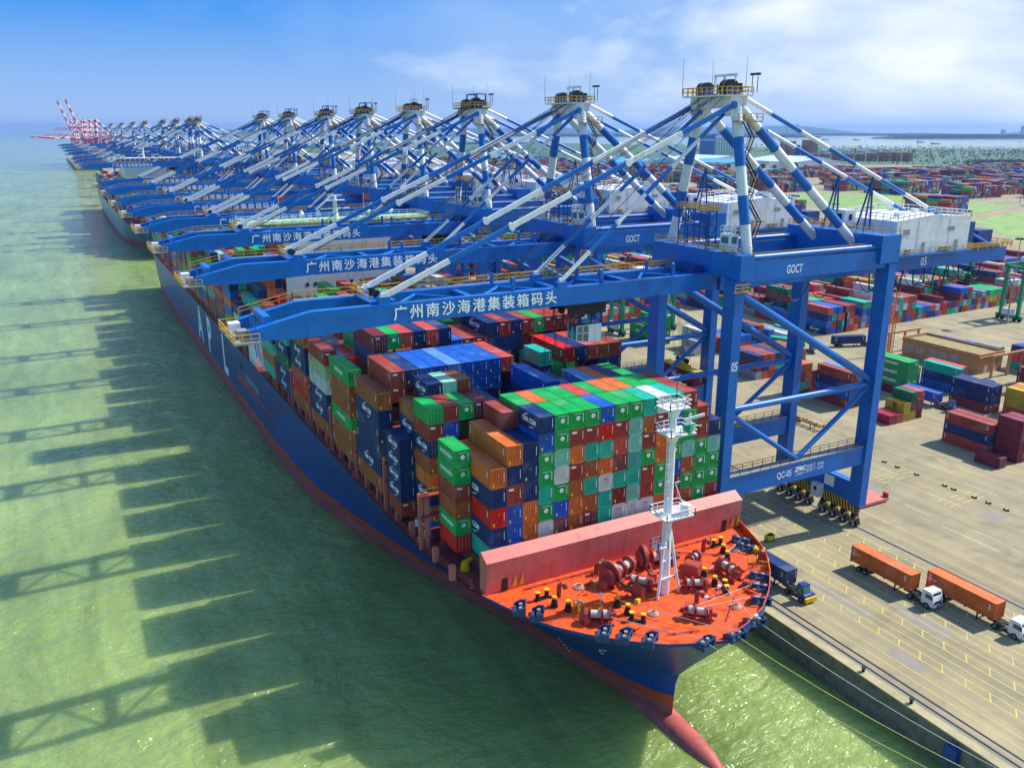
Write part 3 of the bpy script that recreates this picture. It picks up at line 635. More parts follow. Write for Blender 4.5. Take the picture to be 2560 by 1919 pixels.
# bulwark round the bow, built in lengths between the roller chocks
def bulwark(pts, hgt=1.0, t=0.14):
    b = MB(); n = len(pts); inn = []
    for k, (x, y) in enumerate(pts):
        a = Vector(pts[max(0, k - 1)]); c = Vector(pts[min(n - 1, k + 1)]); d = (c - a).normalized(); nn = Vector((-d.y, d.x)); inn.append((x + nn.x * t, y + nn.y * t))
    vs_ = [(x, y, DECK - 0.1) for x, y in pts] + [(x, y, DECK + hgt) for x, y in pts] + [(x, y, DECK - 0.1) for x, y in inn] + [(x, y, DECK + hgt) for x, y in inn]
    fs = []; mi = []
    b.add(vs_, [(k, k + 1, n + k + 1, n + k) for k in range(n - 1)], 0)
    b.add(vs_, [(2 * n + k, 3 * n + k, 3 * n + k + 1, 2 * n + k + 1) for k in range(n - 1)] + [(n + k, n + k + 1, 3 * n + k + 1, 3 * n + k) for k in range(n - 1)], 1)
    b.add(vs_, [(0, n, 3 * n, 2 * n), (n - 1, 3 * n - 1, 4 * n - 1, 2 * n - 1)], 1)
    return sp(b.build('bulwark', ['hull', 'deck_or']))
def dk_arc(side, s0, s1, n=10):
    out = []
    for k in range(n + 1):
        s = s0 + (s1 - s0) * k / n; out.append((SX + side * interp(DK, s), 68.6 + s))
    return out
bulwark(list(reversed(dk_arc(-1, 0.1, 24.0, 26))), 0.35)
bulwark(dk_arc(1, 0.1, 24.0, 26), 1.15)
# breakwater
b = MB(); b.poly([(92.6, DECK), (92.1, 19.2), (93.9, 20.2), (94.3, 20.0), (94.3, DECK)], 'x', SX - 22.2, SX + 22.6)
bw = sp(b.build('breakwater', 'salmon'))
b = MB()
for x in range(10): b.box(SX - 20 + 4.4 * x, SX - 19.8 + 4.4 * x, 94.31, 95.0, DECK, 19.0)
sp(b.build('stiffener', 'salmon'))
for x in (47.2, 86.0):                                               # doorways with their yellow stowed guards
    b = MB(); b.box(x, x + 0.9, 92.36, 92.52, DECK + 0.1, DECK + 2.0, 0); sp(b.build('doorway', 'black'))
    for k in range(2):
        b = MB(); b.add([(x + 1.5 + k * 1.1, 92.15, DECK + 0.6), (x + 2.2 + k * 1.1, 92.15, DECK + 0.6), (x + 2.0 + k * 1.1, 92.02, DECK + 2.4)], [(0, 1, 2)]); b.add([(x + 1.5 + k * 1.1, 92.25, DECK + 0.6), (x + 2.2 + k * 1.1, 92.25, DECK + 0.6), (x + 2.0 + k * 1.1, 92.12, DECK + 2.4)], [(0, 2, 1)])
        sp(b.build('guard_plate', 'yellow'))
# hull lettering and stripes
for ch, y, z in (('A', 323, 6.4), ('P', 302.5, 6.0), ('L', 273.5, 6.0)):
    o = write(ch, (41.585, y, z), '-x', 17.0, None, 0.9, 0.03); sp(o)
for (y0, z0, y1, z1, t) in ((253, 6.6, 201, 5.4, 2.0), (347, 5.6, 388, 5.2, 1.5)):
    b = MB(); b.add([(41.57, y0, z0 - t), (41.57, y0, z0), (41.57, y1, z1)], [(0, 1, 2)] if y0 > y1 else [(2, 1, 0)]); sp(b.build('stripe', 'letter_red'))
b = MB(); b.tube((41.5, 246, 9.6), (41.6, 246, 9.6), 1.0, 12); sp(b.build('hull_recess', 'black'))
b = MB(); b.box(41.54, 41.58, 222, 240, 6.9, 9.0); sp(b.build('pilot_door', 'hull_grey'))
for k in range(8):                                                   # draught marks near the stem
    b = MB(); s = 18.0; z = -4.4 + k * 0.75; hb = half(s, z); b.box(SX - hb - 0.1, SX - hb - 0.02, stem_y(z) + s - 0.15, stem_y(z) + s + 0.15, z, z + 0.3); sp(b.build('draught_mark', 'letter'))
z = 6.0; b = MB()
for k in range(10):
    t0, t1 = R(150 - 26 * k), R(150 - 26 * (k + 1)); s = 8.5
    def hp(t, rr, dz): return (SX - half(s + rr * math.cos(t), z + dz) - 0.12, stem_y(z + dz) + s + rr * math.cos(t), z + dz + 0.3 * math.sin(t))
    b.tube(hp(t0, 0.45, -0.4), hp(t1, 0.45, -0.4), 0.05, 5)
b.tube((SX - half(8.0, 6.8) - 0.12, stem_y(6.8) + 8.0, 6.8), (SX - half(9.0, 6.0) - 0.12, stem_y(6.0) + 9.0, 6.0), 0.05, 5)
sp(b.build('thruster_mark', 'letter'))

# scum and broken foam along the waterline
fr = random.Random(77); b = MB()
def fleck(x, y, r):
    n = fr.randint(4, 6); a0 = fr.uniform(0, 6); st = fr.uniform(1.2, 3.0)
    b.add([(x + r * fr.uniform(0.5, 1) * math.cos(a0 + 6.283 * k / n), y + st * r * fr.uniform(0.5, 1) * math.sin(a0 + 6.283 * k / n), ZW + 0.02) for k in range(n)], [tuple(range(n))])
for k in range(120):
    a_ = fr.uniform(0, 6.283); d_ = abs(fr.gauss(0, 1.0)); fleck(SX + math.cos(a_) * (0.7 + d_), 67.9 + math.sin(a_) * (0.6 + d_ * 0.8), fr.uniform(0.05, 0.2))
tag(b.build('foam', 'foam'), 'broken white foam round the tip of the bulb', 'foam', kind='stuff')

# forecastle fittings
def bollard_pair(x, y, ang):
    e = sp(empty('bollard_pair', (x, y, DECK))); e.rotation_euler.z = ang
    b = MB(); b.box(-1.15, 1.15, -0.35, 0.35, 0, 0.16); b.build('base_plate', 'black', e)
    for s in (-0.75, 0.75):
        b = MB(); b.tube((s, 0, 0.1), (s, 0, 1.15), 0.30, 12); b.build('post', 'black', e)
        b = MB(); b.tube((s, 0, 1.15), (s, 0, 1.28), 0.38, 12); b.build('cap', 'yellow', e)
for x, y, a in ((51.2, 88.3, 0.1), (59.3, 77.8, -0.8), (74.5, 78.4, 1.0), (82.3, 89.2, 0.1)): bollard_pair(x, y, a)
for x, y in ((51.7, 85.9), (52.8, 84.2), (59.1, 82.0), (59.2, 79.8), (74.3, 82.7), (74.1, 80.2), (81.5, 86.9), (80.6, 85.0)):
    e = sp(empty('roller_post', (x, y, DECK))); b = MB(); b.tube((0, 0, 0), (0, 0, 1.2), 0.55, 10, 0.3); b.build('cone', 'black', e)
    b = MB(); b.tube((0, 0, 1.2), (0, 0, 1.5), 0.34, 10); b.build('roller', 'yellow', e)
def chock(x, y, ang):
    e = sp(empty('roller_chock', (x, y, DECK))); e.rotation_euler.z = ang; e.scale = (1.12, 1.12, 1.0)
    b = MB(); b.poly([(-0.75, 0), (0.75, 0), (0.75, 0.55), (-0.1, 1.15), (-0.75, 1.15)], 'x', -1.15, -0.9); b.poly([(-0.75, 0), (0.75, 0), (0.75, 0.55), (-0.1, 1.15), (-0.75, 1.15)], 'x', 0.9, 1.15); b.box(-0.9, 0.9, -0.7, 0.7, 0, 0.12); b.box(-0.9, 0.9, 0.35, 0.72, 0.12, 0.5)
    b.box(-0.9, 0.9, -0.75, -0.6, 0.95, 1.15)
    b.build('frame', 'navy_box', e)
    for s in (-0.45, 0.45):
        b = MB(); b.tube((s, -0.1, 0.12), (s, -0.1, 0.95), 0.22, 10); b.build('roller', 'grey', e)
for x, y, a in ((47.0, 86.9, 1.05), (48.4, 84.6, 1.0), (53.5, 76.9, 0.82), (55.4, 75.2, 0.75), (57.7, 73.1, 0.65), (63.3, 69.5, 0.3), (67.8, 69.0, 0), (72.2, 70.3, -0.35), (76.6, 73.8, -0.7), (79.0, 76.3, -0.8), (81.0, 78.8, -0.85), (85.3, 86.2, -1.05), (86.3, 88.2, -1.1)): chock(x, y, a)
def winch(x, y, ang, k=1.0, windlass=False):
    e = sp(empty('mooring_winch', (x, y, DECK))); e.rotation_euler.z = ang; e.scale = (k, k, k)
    b = MB(); b.box(-2.0, 2.0, -0.9, -0.6, 0, 0.35); b.box(-2.0, 2.0, 0.6, 0.9, 0, 0.35)
    for s in (-1.5, -0.35, 1.3): b.poly([(-0.85, 0.3), (0.85, 0.3), (0.3, 1.5), (-0.3, 1.5)], 'x', s - 0.1, s + 0.1)
    b.build('bed', 'winch', e)
    b = MB(); b.tube((-1.35, 0, 1.3), (-0.5, 0, 1.3), 0.62, 14); b.build('drum', 'cable', e)
    b = MB(); b.tube((-0.2, 0, 1.3), (1.15, 0, 1.3), 0.55, 14); b.build('drum', 'cable', e)
    for s in (-1.42, -0.45, -0.22, 1.2):
        b = MB(); b.disc((s, 0, 1.3), 'x', 0.98, 0.1, 18); b.build('flange', 'winch', e)
    b = MB(); b.poly([(-0.7, 0.0), (1.0, 0.0), (1.0, 1.1), (0.75, 1.7), (0.2, 2.1), (-0.4, 2.0), (-0.7, 1.5)], 'x', 1.5, 2.0); b.tube((2.0, 0.4, 0.8), (2.7, 0.4, 0.8), 0.38, 10); b.build('gearbox', 'winch', e)
    b = MB(); b.tube((-1.6, 0, 1.3), (-2.3, 0, 1.3), 0.30, 10, 0.42); b.build('warping_end', 'winch', e)
    if windlass:
        b = MB(); b.disc((-2.6, 0, 1.6), 'x', 1.55, 0.55, 20); b.disc((-3.2, 0, 1.3), 'x', 1.15, 0.5, 18); b.build('cable_lifter', 'winch', e)
        b = MB()
        for q in range(14): b.disc((-2.9, -0.9 - 0.22 * q, 1.5 - 0.1 * q if q < 12 else 0.3), 'x' if q % 2 else 'z', 0.17, 0.1, 8)
        b.build('anchor_chain', 'dark', e)
        b = MB(); b.box(-3.3, -2.5, -5.0, -3.6, 0, 1.5); b.tube((-2.9, -4.3, 1.5), (-2.9, -3.2, 2.3), 0.1, 6); b.build('chain_stopper', 'winch', e)
        b = MB(); b.disc((-2.2, -0.1, 2.4), 'y', 0.25, 0.2, 10); b.build('brake_lamp', 'letter_red', e)
winch(64.2, 88.2, 0.35, 1.15, True); winch(71.2, 88.4, -0.3, 1.05, True); winch(64.6, 84.5, -0.9, 0.9); winch(54.8, 79.9, 2.6, 0.95); winch(70.9, 80.6, -0.5, 0.85); winch(66.6, 74.7, -0.75, 0.9); winch(77.6, 81.3, 1.55, 1.0); winch(75.5, 86.5, 0.4, 0.8)
for x, y in ((53.7, 88.1), (79.5, 89.0), (68.8, 77.6), (61.3, 90.5), (84.2, 82.4)):     # gooseneck vents
    e = sp(empty('gooseneck_vent', (x, y, DECK))); b = MB(); b.tube((0, 0, 0), (0, 0, 1.3), 0.32, 10); b.build('stem', 'winch', e)
    b = MB(); b.tube((0, 0, 1.25), (0.25, -0.1, 1.7), 0.34, 10); b.tube((0.2, -0.1, 1.65), (0.75, -0.3, 1.55), 0.36, 10); b.tube((0.7, -0.28, 1.6), (0.85, -0.34, 1.05), 0.36, 10, 0.42); b.build('hood', 'winch', e)
for x, y, rz in ((53.2, 82.4, 0.6), (55.2, 80.6, 0.6), (81.9, 82.2, -0.8), (82.6, 80.7, -0.8)):
    e = sp(empty('guard_rail', (x, y, DECK))); e.rotation_euler.z = rz; b = MB(); b.rail([(0, 0, 0), (1.3, 0, 0), (1.3, 1.2, 0)], 1.4, 0.65, 0.05); b.build('rail', 'rail_y', e)
for k, (x, y, c) in enumerate(((69.2, 76.3, 'white'), (57.3, 83.4, 'white'), (72.6, 77.7, 'white'), (66.4, 90.1, 'white'), (62.6, 91.0, 'rtg'), (58.4, 86.4, 'rtg'), (71.8, 69.9, 'white'))):
    e = sp(empty('deck_lamp', (x, y, DECK))); b = MB(); b.tube((0, 0, 0), (0, 0, 1.5), 0.06, 6); b.build('stem', c, e); b = MB(); b.cbox((0, -0.1, 1.6), (0.5, 0.35, 0.3)); b.build('head', c, e)
for x, y, w, l, h_, c in ((60.2, 86.8, 1.6, 1.2, 1.3, 'winch'), (73.4, 84.2, 1.9, 2.2, 1.7, 'winch'), (66.9, 77.2, 1.8, 1.0, 0.5, 'winch'), (77.9, 78.0, 1.1, 0.9, 0.8, 'winch'), (62.0, 81.5, 0.9, 0.6, 0.5, 'yellow'), (86.5, 84.8, 1.4, 1.6, 0.6, 'yellow')):
    b = MB(); b.cbox((0, 0, h_ / 2), (w, l, h_)); b.cbox((0, 0, h_ + 0.05), (w * 0.8, l * 0.8, 0.1)); sp(b.build('deck_locker', c, None, (x, y, DECK), 0.5))
for n, (x, y, r_) in enumerate(((57.2, 88.6, 0.8), (62.2, 78.3, 0.7), (72.9, 74.6, 0.75), (79.2, 83.6, 0.8), (68.4, 91.0, 0.7), (55.0, 84.9, 0.6), (83.6, 86.6, 0.6))):   # flaked ropes
    b = MB()
    for q in range(4):
        rr_ = r_ - 0.12 * q; z_ = 0.08 + 0.09 * q
        for k in range(12): b.tube((rr_ * math.cos(k * 0.5236), rr_ * math.sin(k * 0.5236), z_), (rr_ * math.cos((k + 1) * 0.5236), rr_ * math.sin((k + 1) * 0.5236), z_), 0.055, 5)
    sp(b.build('rope_coil', 'cable', None, (x, y, DECK)))
for x0, y0, x1, y1 in ((50, 91.4, 84, 91.4), (56, 86.6, 61.5, 90.4), (74.6, 90.6, 80.8, 86.2), (60.6, 73.5, 64.8, 72.2), (69.4, 72.4, 75.0, 76.8), (63, 82.5, 63, 90.8)):
    b = MB(); b.tube((x0, y0, DECK + 0.22), (x1, y1, DECK + 0.22), 0.09, 6)
    n_ = max(2, int(math.hypot(x1 - x0, y1 - y0) / 2.2))
    for k in range(n_): f = (k + 0.5) / n_; b.cbox((x0 + (x1 - x0) * f, y0 + (y1 - y0) * f, DECK + 0.08), (0.25, 0.25, 0.2))
    sp(b.build('deck_pipe', 'winch'))
for x, y in ((58.0, 76.6), (70.2, 86.4), (77.4, 76.6), (61.0, 83.6), (80.6, 81.6)):
    b = MB(); b.box(-0.5, 0.5, -0.5, 0.5, 0, 0.35); b.box(-0.58, 0.58, -0.58, 0.58, 0.35, 0.43); b.tube((-0.3, -0.6, 0.4), (0.3, -0.6, 0.4), 0.05, 5); sp(b.build('deck_hatch', 'deck_or', None, (x, y, DECK), 0.3))
# foremast
mast = empty('foremast', (66.8, 82.1, DECK)); sp(mast)
b = MB(); b.tube((0, 0, 0.0), (0, 0, 11.5), 0.80, 14, 0.56); b.tube((0, 0, 11.5), (0, 0, 26.6), 0.56, 14, 0.42); b.build('column', 'white', mast)
for dx, dy in ((2.0, -0.7), (-1.9, -1.1)):
    b = MB(); b.tube((dx, dy, 0), (0.15 if dx > 0 else -0.15, -0.1, 11.0), 0.20, 8); b.build('strut', 'white', mast)
b = MB()
for z in (2.6, 5.2, 7.6): b.tube((2.0 * (1 - z / 11.5), -0.7 * (1 - z / 11.5), z), (-1.9 * (1 - z / 11.5), -1.1 * (1 - z / 11.5), z), 0.12, 6)
b.build('cross_brace', 'white', mast)
for z, w, d_, ox, oy in ((7.2, 1.6, 1.6, -1.4, -0.3), (11.7, 4.6, 3.6, 0.4, -0.4), (23.2, 4.2, 3.4, 0.3, -0.3), (26.6, 3.4, 3.0, -0.1, 0)):
    b = MB(); b.poly([(ox - w / 2, oy - d_ / 2), (ox + w / 2, oy - d_ / 2), (ox + w / 2, oy + d_ / 2), (ox - w / 2, oy + d_ / 2)], 'z', z, z + 0.12)
    b.tube((0, 0, z - 1.3), (0, 0, z), 0.6, 10, min(w, d_) * 0.36)
    b.rail([(ox - w / 2, oy - d_ / 2, z), (ox + w / 2, oy - d_ / 2, z), (ox + w / 2, oy + d_ / 2, z), (ox - w / 2, oy + d_ / 2, z), (ox - w / 2, oy - d_ / 2, z)], 1.15, 1.2, 0.05)
    b.build('platform', 'white', mast)
b = MB(); b.bar((-0.72, -0.55, 0.3), (-0.72, -0.55, 26.6), 0.07, 0.07); b.bar((-1.22, -0.55, 0.3), (-1.22, -0.55, 26.6), 0.07, 0.07)
for k in range(44): b.bar((-1.22, -0.55, 0.6 + 0.6 * k), (-0.72, -0.55, 0.6 + 0.6 * k), 0.05, 0.05)
for k in range(10): b.bar((-1.35, -0.9, 3 + 2.3 * k), (-0.65, -0.9, 3 + 2.3 * k), 0.05, 0.05)
b.build('ladder', 'white', mast)
b = MB(); b.tube((1.7, -1.3, 11.9), (1.7, -1.3, 13.3), 0.62, 12); b.build('fog_signal', 'white', mast)
b = MB(); b.tube((0.3, -1.6, 24.3), (0.9, -2.6, 24.2), 0.30, 10, 0.75); b.build('horn', 'rtg', mast)
b = MB(); b.bar((1.2, -0.8, 24.9), (3.6, -1.8, 25.6), 0.25, 0.35); b.tube((1.9, -0.9, 23.3), (1.9, -0.9, 24.9), 0.25, 8); b.build('radar_scanner', 'white', mast)
b = MB(); b.tube((0.3, 0, 26.7), (0.3, 0, 30.2), 0.05, 6); b.build('aerial', 'dark', mast)
b = MB()
for k in range(4): b.cbox((-1.3 + 0.55 * k, -1.5, 27.9), (0.4, 0.4, 0.42))
b.build('floodlight', 'white', mast)
b = MB(); b.tube((1.3, -1.5, 12.9), (0.4, -0.6, 16.3), 0.07, 6); b.tube((0.4, -0.6, 16.3), (1.0, -0.9, 16.5), 0.09, 6); b.build('davit', 'white', mast)
# mooring ropes
def rope(name, pts, r, m, label):
    b = MB()
    for (p, q) in zip(pts[:-1], pts[1:]): b.tube(p, q, r, 5)
    o = b.build(name, m); tag(o, label, 'rope', 'mooring ropes of the near ship'); return o
def sag(p, q, s, n=8):
    p, q = Vector(p), Vector(q); return [p.lerp(q, k / n) - Vector((0, 0, s * 4 * (k / n) * (1 - k / n))) for k in range(n + 1)]
rope('mooring_rope', sag((72.4, 69.4, DECK + 0.5), (93.9, 40, 0.9), 1.2), 0.05, 'cable', 'thick pale mooring rope running from the bow to the quay edge')
rope('mooring_rope', sag((67.8, 68.6, DECK + 0.5), (93.9, 34, 0.9), 1.6), 0.05, 'mark_y', 'thin mooring rope crossing the green water ahead of the bow')
rope('mooring_rope', sag((63.5, 69.2, DECK + 0.5), (93.9, 27, 0.9), 1.8), 0.05, 'mark_y', 'lowest thin mooring rope leading forward over the water')
for p, q, l_ in (((75, 82.4, 15.5), (86.2, 88, 15.1), 'short rope on the orange deck ending at the two upper fairleads'), ((66.3, 75.6, 15.6), (79.3, 77.0, 15.1), 'rope on the orange deck from front winch to middle fairlead'), ((67.6, 75.0, 15.6), (77.0, 74.3, 15.1), 'rope on the orange deck from front winch to lower fairlead'),
               ((74.2, 80.2, 15.5), (72.2, 70.6, 15.1), 'rope slanting over the orange deck to the front right fairlead'), ((59.1, 81.6, 15.4), (67.6, 69.4, 15.1), 'long rope slanting across the orange deck to the stem'), ((55.2, 79.3, 15.5), (63.2, 70.0, 15.1), 'rope on the orange deck from left winch past bollards')):
    rope('deck_rope', [p, q], 0.045, 'cable', l_)

# hatch coamings, lashing bridges and outer stools, bay by bay
BAY = [95.3 + 15.4 * k for k in range(8)] + [240.5 + 15.4 * k for k in range(15)]
BASE = 16.6
for k, y in enumerate(BAY):
    x0, x1 = (46.8, 87.2) if k == 0 else (44.6, 89.4)
    b = MB(); b.box(x0, x1, y - 0.2, y + 12.6, DECK - 0.02, BASE - 0.35); b.box(x0 - 0.3, x1 + 0.3, y - 0.4, y + 12.8, BASE - 0.35, BASE - 0.03); sp(b.build('hatch_cover', 'deck_red'))
    if k > 0:
        e = sp(empty('lashing_bridge', (SX, y - 1.5, DECK)))
        for x in [42.15 - SX, 43.2 - SX, 91.85 - SX, 90.8 - SX] + [42.3 + 5.0 * q - SX for q in range(1, 10)]:
            b = MB(); b.box(x - 0.28, x + 0.28, -0.25, 0.25, 0, 8.6 if abs(x) < 23 else 9.0); b.build('post', 'salmon', e)
        for z in (5.2, 8.4):
            b = MB(); b.box(42.0 - SX, 92.0 - SX, -0.55, 0.55, z, z + 0.18); b.build('walkway', 'winch', e)
        b = MB(); b.rail([(42 - SX, -0.5, 8.6), (92 - SX, -0.5, 8.6)], 1.1, 5.0, 0.05); b.build('rail', 'rail_y', e)
    for yy in (y + 3.0, y + 9.0):
        b = MB(); b.box(42.2, 43.0, yy, yy + 0.7, DECK, BASE - 0.05); sp(b.build('container_stool', 'salmon'))
b = MB(); b.rail([(SX - 23.0, 95, DECK), (SX - 24.7, 108, DECK), (SX - 25.2, 126, DECK), (SX - 25.2, STERN - 2, DECK)], 1.1, 3.0, 0.04); sp(b.build('deck_rail', 'winch'))
for x, y, c in ((45.4, 100.4, 'yellow'), (44.6, 112.5, 'yellow'), (46.0, 109.2, 'winch'), (44.9, 117.0, 'white'), (44.0, 125.0, 'winch')):
    b = MB(); b.tube((0, 0, 0), (0, 0, 1.1), 0.75, 12, 0.6); b.box(-0.2, 2.0, -0.35, 0.35, 1.1, 1.35); sp(b.build('deck_machinery', c, None, (x, y, DECK), 0.4))

# accommodation block and funnel
acc = empty('accommodation_block', (SX, 224, DECK)); sp(acc)
b = MB(); b.box(54 - SX, 80.5 - SX, 0, 12, 0, 33.5); b.build('house_wall', 'white', acc)
b = MB(); b.box(43 - SX, 91 - SX, 2, 11, 0, 7.5); b.box(41.8 - SX, 54 - SX, 1.0, 9, 0, 10.5); b.build('lower_house', 'white', acc)
for x in (56.5, 58.6, 61.4, 66.0, 68.6, 71.2, 75.0, 77.5):
    for z in (17.2, 20.6, 24.0, 27.6):
        b = MB(); b.box(x - SX, x + 0.7 - SX, -0.04, 0.0, z, z + 0.95); b.build('window', 'glass', acc)
b = MB(); b.box(41.5 - SX, 92.5 - SX, 0.3, 10.8, 33.6, 34.1); b.build('bridge_deck', 'green_l', acc)
b = MB(); b.box(52 - SX, 82 - SX, 1.2, 10.5, 34.1, 37.0); b.build('bridge_house', 'white', acc)
for k in range(15):
    b = MB(); b.box(52.5 - SX + 1.95 * k, 54.1 - SX + 1.95 * k, 1.14, 1.2, 35.0, 36.3); b.build('bridge_window', 'glass', acc)
b = MB(); b.box(41.5 - SX, 92.5 - SX, 0.2, 11.0, 37.0, 37.35); b.build('monkey_deck', 'green_l', acc)
b = MB()
for k in range(18): b.bar((41.8 - SX + 3 * k, 0.4, 34.1), (41.8 - SX + 3 * k, 0.4, 37.0), 0.12, 0.12)
b.build('wing_post', 'white', acc)
b = MB(); b.rail([(41.6 - SX, 0.3, 37.35), (92.4 - SX, 0.3, 37.35), (92.4 - SX, 10.9, 37.35), (41.6 - SX, 10.9, 37.35), (41.6 - SX, 0.3, 37.35)], 1.1, 2.5, 0.05); b.build('deck_rail', 'white', acc)
b = MB(); b.rail([(41.6 - SX, 0.4, 34.1), (52 - SX, 0.4, 34.1)], 1.0, 2.0, 0.05); b.rail([(82 - SX, 0.4, 34.1), (92.4 - SX, 0.4, 34.1)], 1.0, 2.0, 0.05); b.build('wing_rail', 'rail_y', acc)
b = MB(); b.tube((0, 5, 37.3), (0, 5, 43.5), 0.8, 10, 0.45); b.box(-4, 4, 4.7, 5.3, 40.0, 40.3); b.box(-2.6, 2.6, 4.2, 5.8, 42.2, 42.4); b.box(-2, 2, 4.9, 5.1, 43.4, 43.8); b.build('radar_mast', 'white', acc)
for dx in (-9, 9.5, -4.5, 16):
    b = MB(); b.tube((dx, 6, 37.3), (dx, 6, 38.4), 0.15, 8); b.tube((dx, 6, 38.4), (dx, 6, 39.0), 0.3, 12, 0.75); b.tube((dx, 6, 39.0), (dx, 6, 39.9), 0.75, 12, 0.2); b.build('satellite_dome', 'white', acc)
for dx, c in ((-15, 'letter_red'), (8, 'letter_red')):
    b = MB(); b.tube((dx, 5, 37.3), (dx, 5, 44.0), 0.06, 6, None, 0); b.box(dx, dx + 1.6, 4.98, 5.02, 42.3, 43.6, 1); b.build('signal_flag', ['white', c], acc)
fun = empty('funnel', (SX, 405, DECK)); sp(fun)
b = MB(); b.box(-7, 7, 0, 12, 0, 20); b.build('casing', 'white', fun)
b = MB(); b.box(-4, 4, 2, 10, 20, 27); b.build('stack', 'hull', fun)

# ---- cargo of the near ship
STD, HC = 2.60, 2.91
rnd = random.Random(11)
PAL = ['green'] * 5 + ['navy'] * 6 + ['blue'] * 4 + ['red brown'] * 6 + ['brown'] * 4 + ['orange'] * 3 + ['dark red'] * 3 + ['teal'] * 3 + ['salmon red'] * 3 + ['white', 'pale teal', 'grey', 'bright red', 'mint']
def auto_logo(c, r):
    if c == 'green': return 'ev'
    if c == 'navy': return 'cma' if r.random() < 0.6 else None
    if c == 'red brown': return 'tex' if r.random() < 0.45 else None
    if c in ('white', 'pale green'): return 'msc' if r.random() < 0.4 else None
    return None
def cx_(i): return 42.0 + 2.5 * i + 0.03
SHIP_BOX = []      # (bay, half, col, tier from bottom, y, L, z, H, colour, logo, door)
TOPZ = {}
def stack(bay, slot, col, items, base=BASE, hc=False):
    """items: colours from bottom to top; slot 'F' / 'R' are the near and far 20-foot halves, 'A' a 40-foot row."""
    y = BAY[bay] + (6.13 if slot == 'R' else 0.0); L = 6.06 if slot in 'FR' else 12.19; z = base
    for t, it in enumerate(items):
        c, lg, dr, h_ = it if isinstance(it, tuple) else (it, 'auto', False, None)
        hh = (h_ or (HC if hc else STD)) - 0.012
        SHIP_BOX.append([bay, slot, col, t, y, L, z, hh, c, lg, dr]); z += hh + 0.012
    for s in ('F', 'R') if slot == 'A' else (slot,): TOPZ[(bay, s, col)] = max(z, TOPZ.get((bay, s, col), 0))
    return z
g, nv, bl, te, pt, wh, rb, dr_, br, og, rd, sr, mt, yl, mr = 'green', 'navy', 'blue', 'teal', 'pale teal', 'white', 'red brown', 'dark red', 'brown', 'orange', 'bright red', 'salmon red', 'mint', 'yellow', 'maroon'
G_, TX, CM = (g, 'ev', False, None), (rb, 'tex', False, None), (nv, 'cma', False, None)
DG, DR = (g, None, True, None), (mr, 'tex', True, None)
# bay 1: every column listed from the top down as it shows over the breakwater
F1 = {5: [CM, bl, G_, G_, te, G_, wh, dr_], 6: [G_, G_, pt, wh, G_, bl, dr_, dr_], 7: [G_, TX, og, TX, br, og, br, wh], 8: [G_, TX, te, br, te, br, DR, wh],
      9: [bl, rd, te, og, wh, te, te, wh], 10: [G_, rb, sr, dr_, te, dr_, (wh, 'msc', False, None), yl], 11: [G_, pt, pt, (te, None, True, None), te, pt, (wh, 'msc', False, None), pt],
      12: [te, br, TX, g, TX, rb, (wh, 'msc', False, None), dr_], 13: [wh, TX, og, og, g, g, og, br], 14: [te, (bl, None, True, None), G_, G_, bl, mr, rd, g], 15: [TX, G_, g, pt, br, g, br, dr_],
      16: [rb, TX, G_, G_, G_, g, g], 17: [nv, pt, G_, G_, rb, te]}
for i, c in F1.items(): stack(0, 'F', i, c[::-1])
TOP1R = {5: g, 6: og, 7: g, 8: g, 9: sr, 10: g, 11: og, 12: og, 13: g, 14: g, 15: rb}
for i, c in TOP1R.items(): stack(0, 'R', i, [rnd.choice(PAL) for _ in range(7)] + [(c, 'plain', False, None)])
stack(0, 'R', 16, [rnd.choice(PAL) for _ in range(7)]); stack(0, 'R', 17, [rnd.choice(PAL) for _ in range(6)])
stack(0, 'A', 2, [te, nv, rd, (nv, 'cma', False, None), og], hc=True)
stack(0, 'A', 3, [rd, bl, bl, TX, nv, (og, None, False, None)], hc=True)
z = stack(0, 'A', 4, [dr_, og, og, nv, nv, nv], hc=True); stack(0, 'R', 4, [(rb, None, False, None)], base=z)
stack(0, 'R', 1, [(rd, None, True, None), G_, br, TX, G_, G_])
# bay 2
for i, c in {1: [DG, rb, (nv, 'cma', True, None), br, og, CM, br, (bl, 'apl', False, None)], 2: [rb, bl, og, br, nv, nv, rb, g], 3: [G_, rb, DR, te, g, nv, br, rb], 4: [DR, TX, br, nv, g, og, nv, nv]}.items(): stack(1, 'F', i, c[::-1], base=14.9)
stack(1, 'R', 0, [TX, CM, CM, CM, CM], base=16.2)
stack(1, 'R', 1, [br, br, nv, br, br, CM, br], base=16.0)
for i, c in {2: CM, 3: mt, 4: br}.items(): stack(1, 'R', i, [rnd.choice(PAL) for _ in range(7)] + [c])
stack(1, 'A', 5, [nv, bl, nv, nv, g, nv, nv], hc=False); stack(1, 'A', 6, [nv, br, rb, nv]); stack(1, 'A', 7, [nv, nv, rb, bl]); stack(1, 'A', 8, [nv, nv, bl, nv]); stack(1, 'A', 9, [nv, nv, og, bl, nv, nv, (bl, None, False, None)], hc=True)
for i, (n, c) in {10: (5, nv), 11: (7, nv), 12: (6, bl), 13: (7, 'light blue'), 14: (7, og), 15: (7, nv), 16: (7, g), 17: (6, rb), 18: (5, nv)}.items(): stack(1, 'A', i, [rnd.choice(PAL) for _ in range(n - 1)] + [(c, 'plain', False, None)])
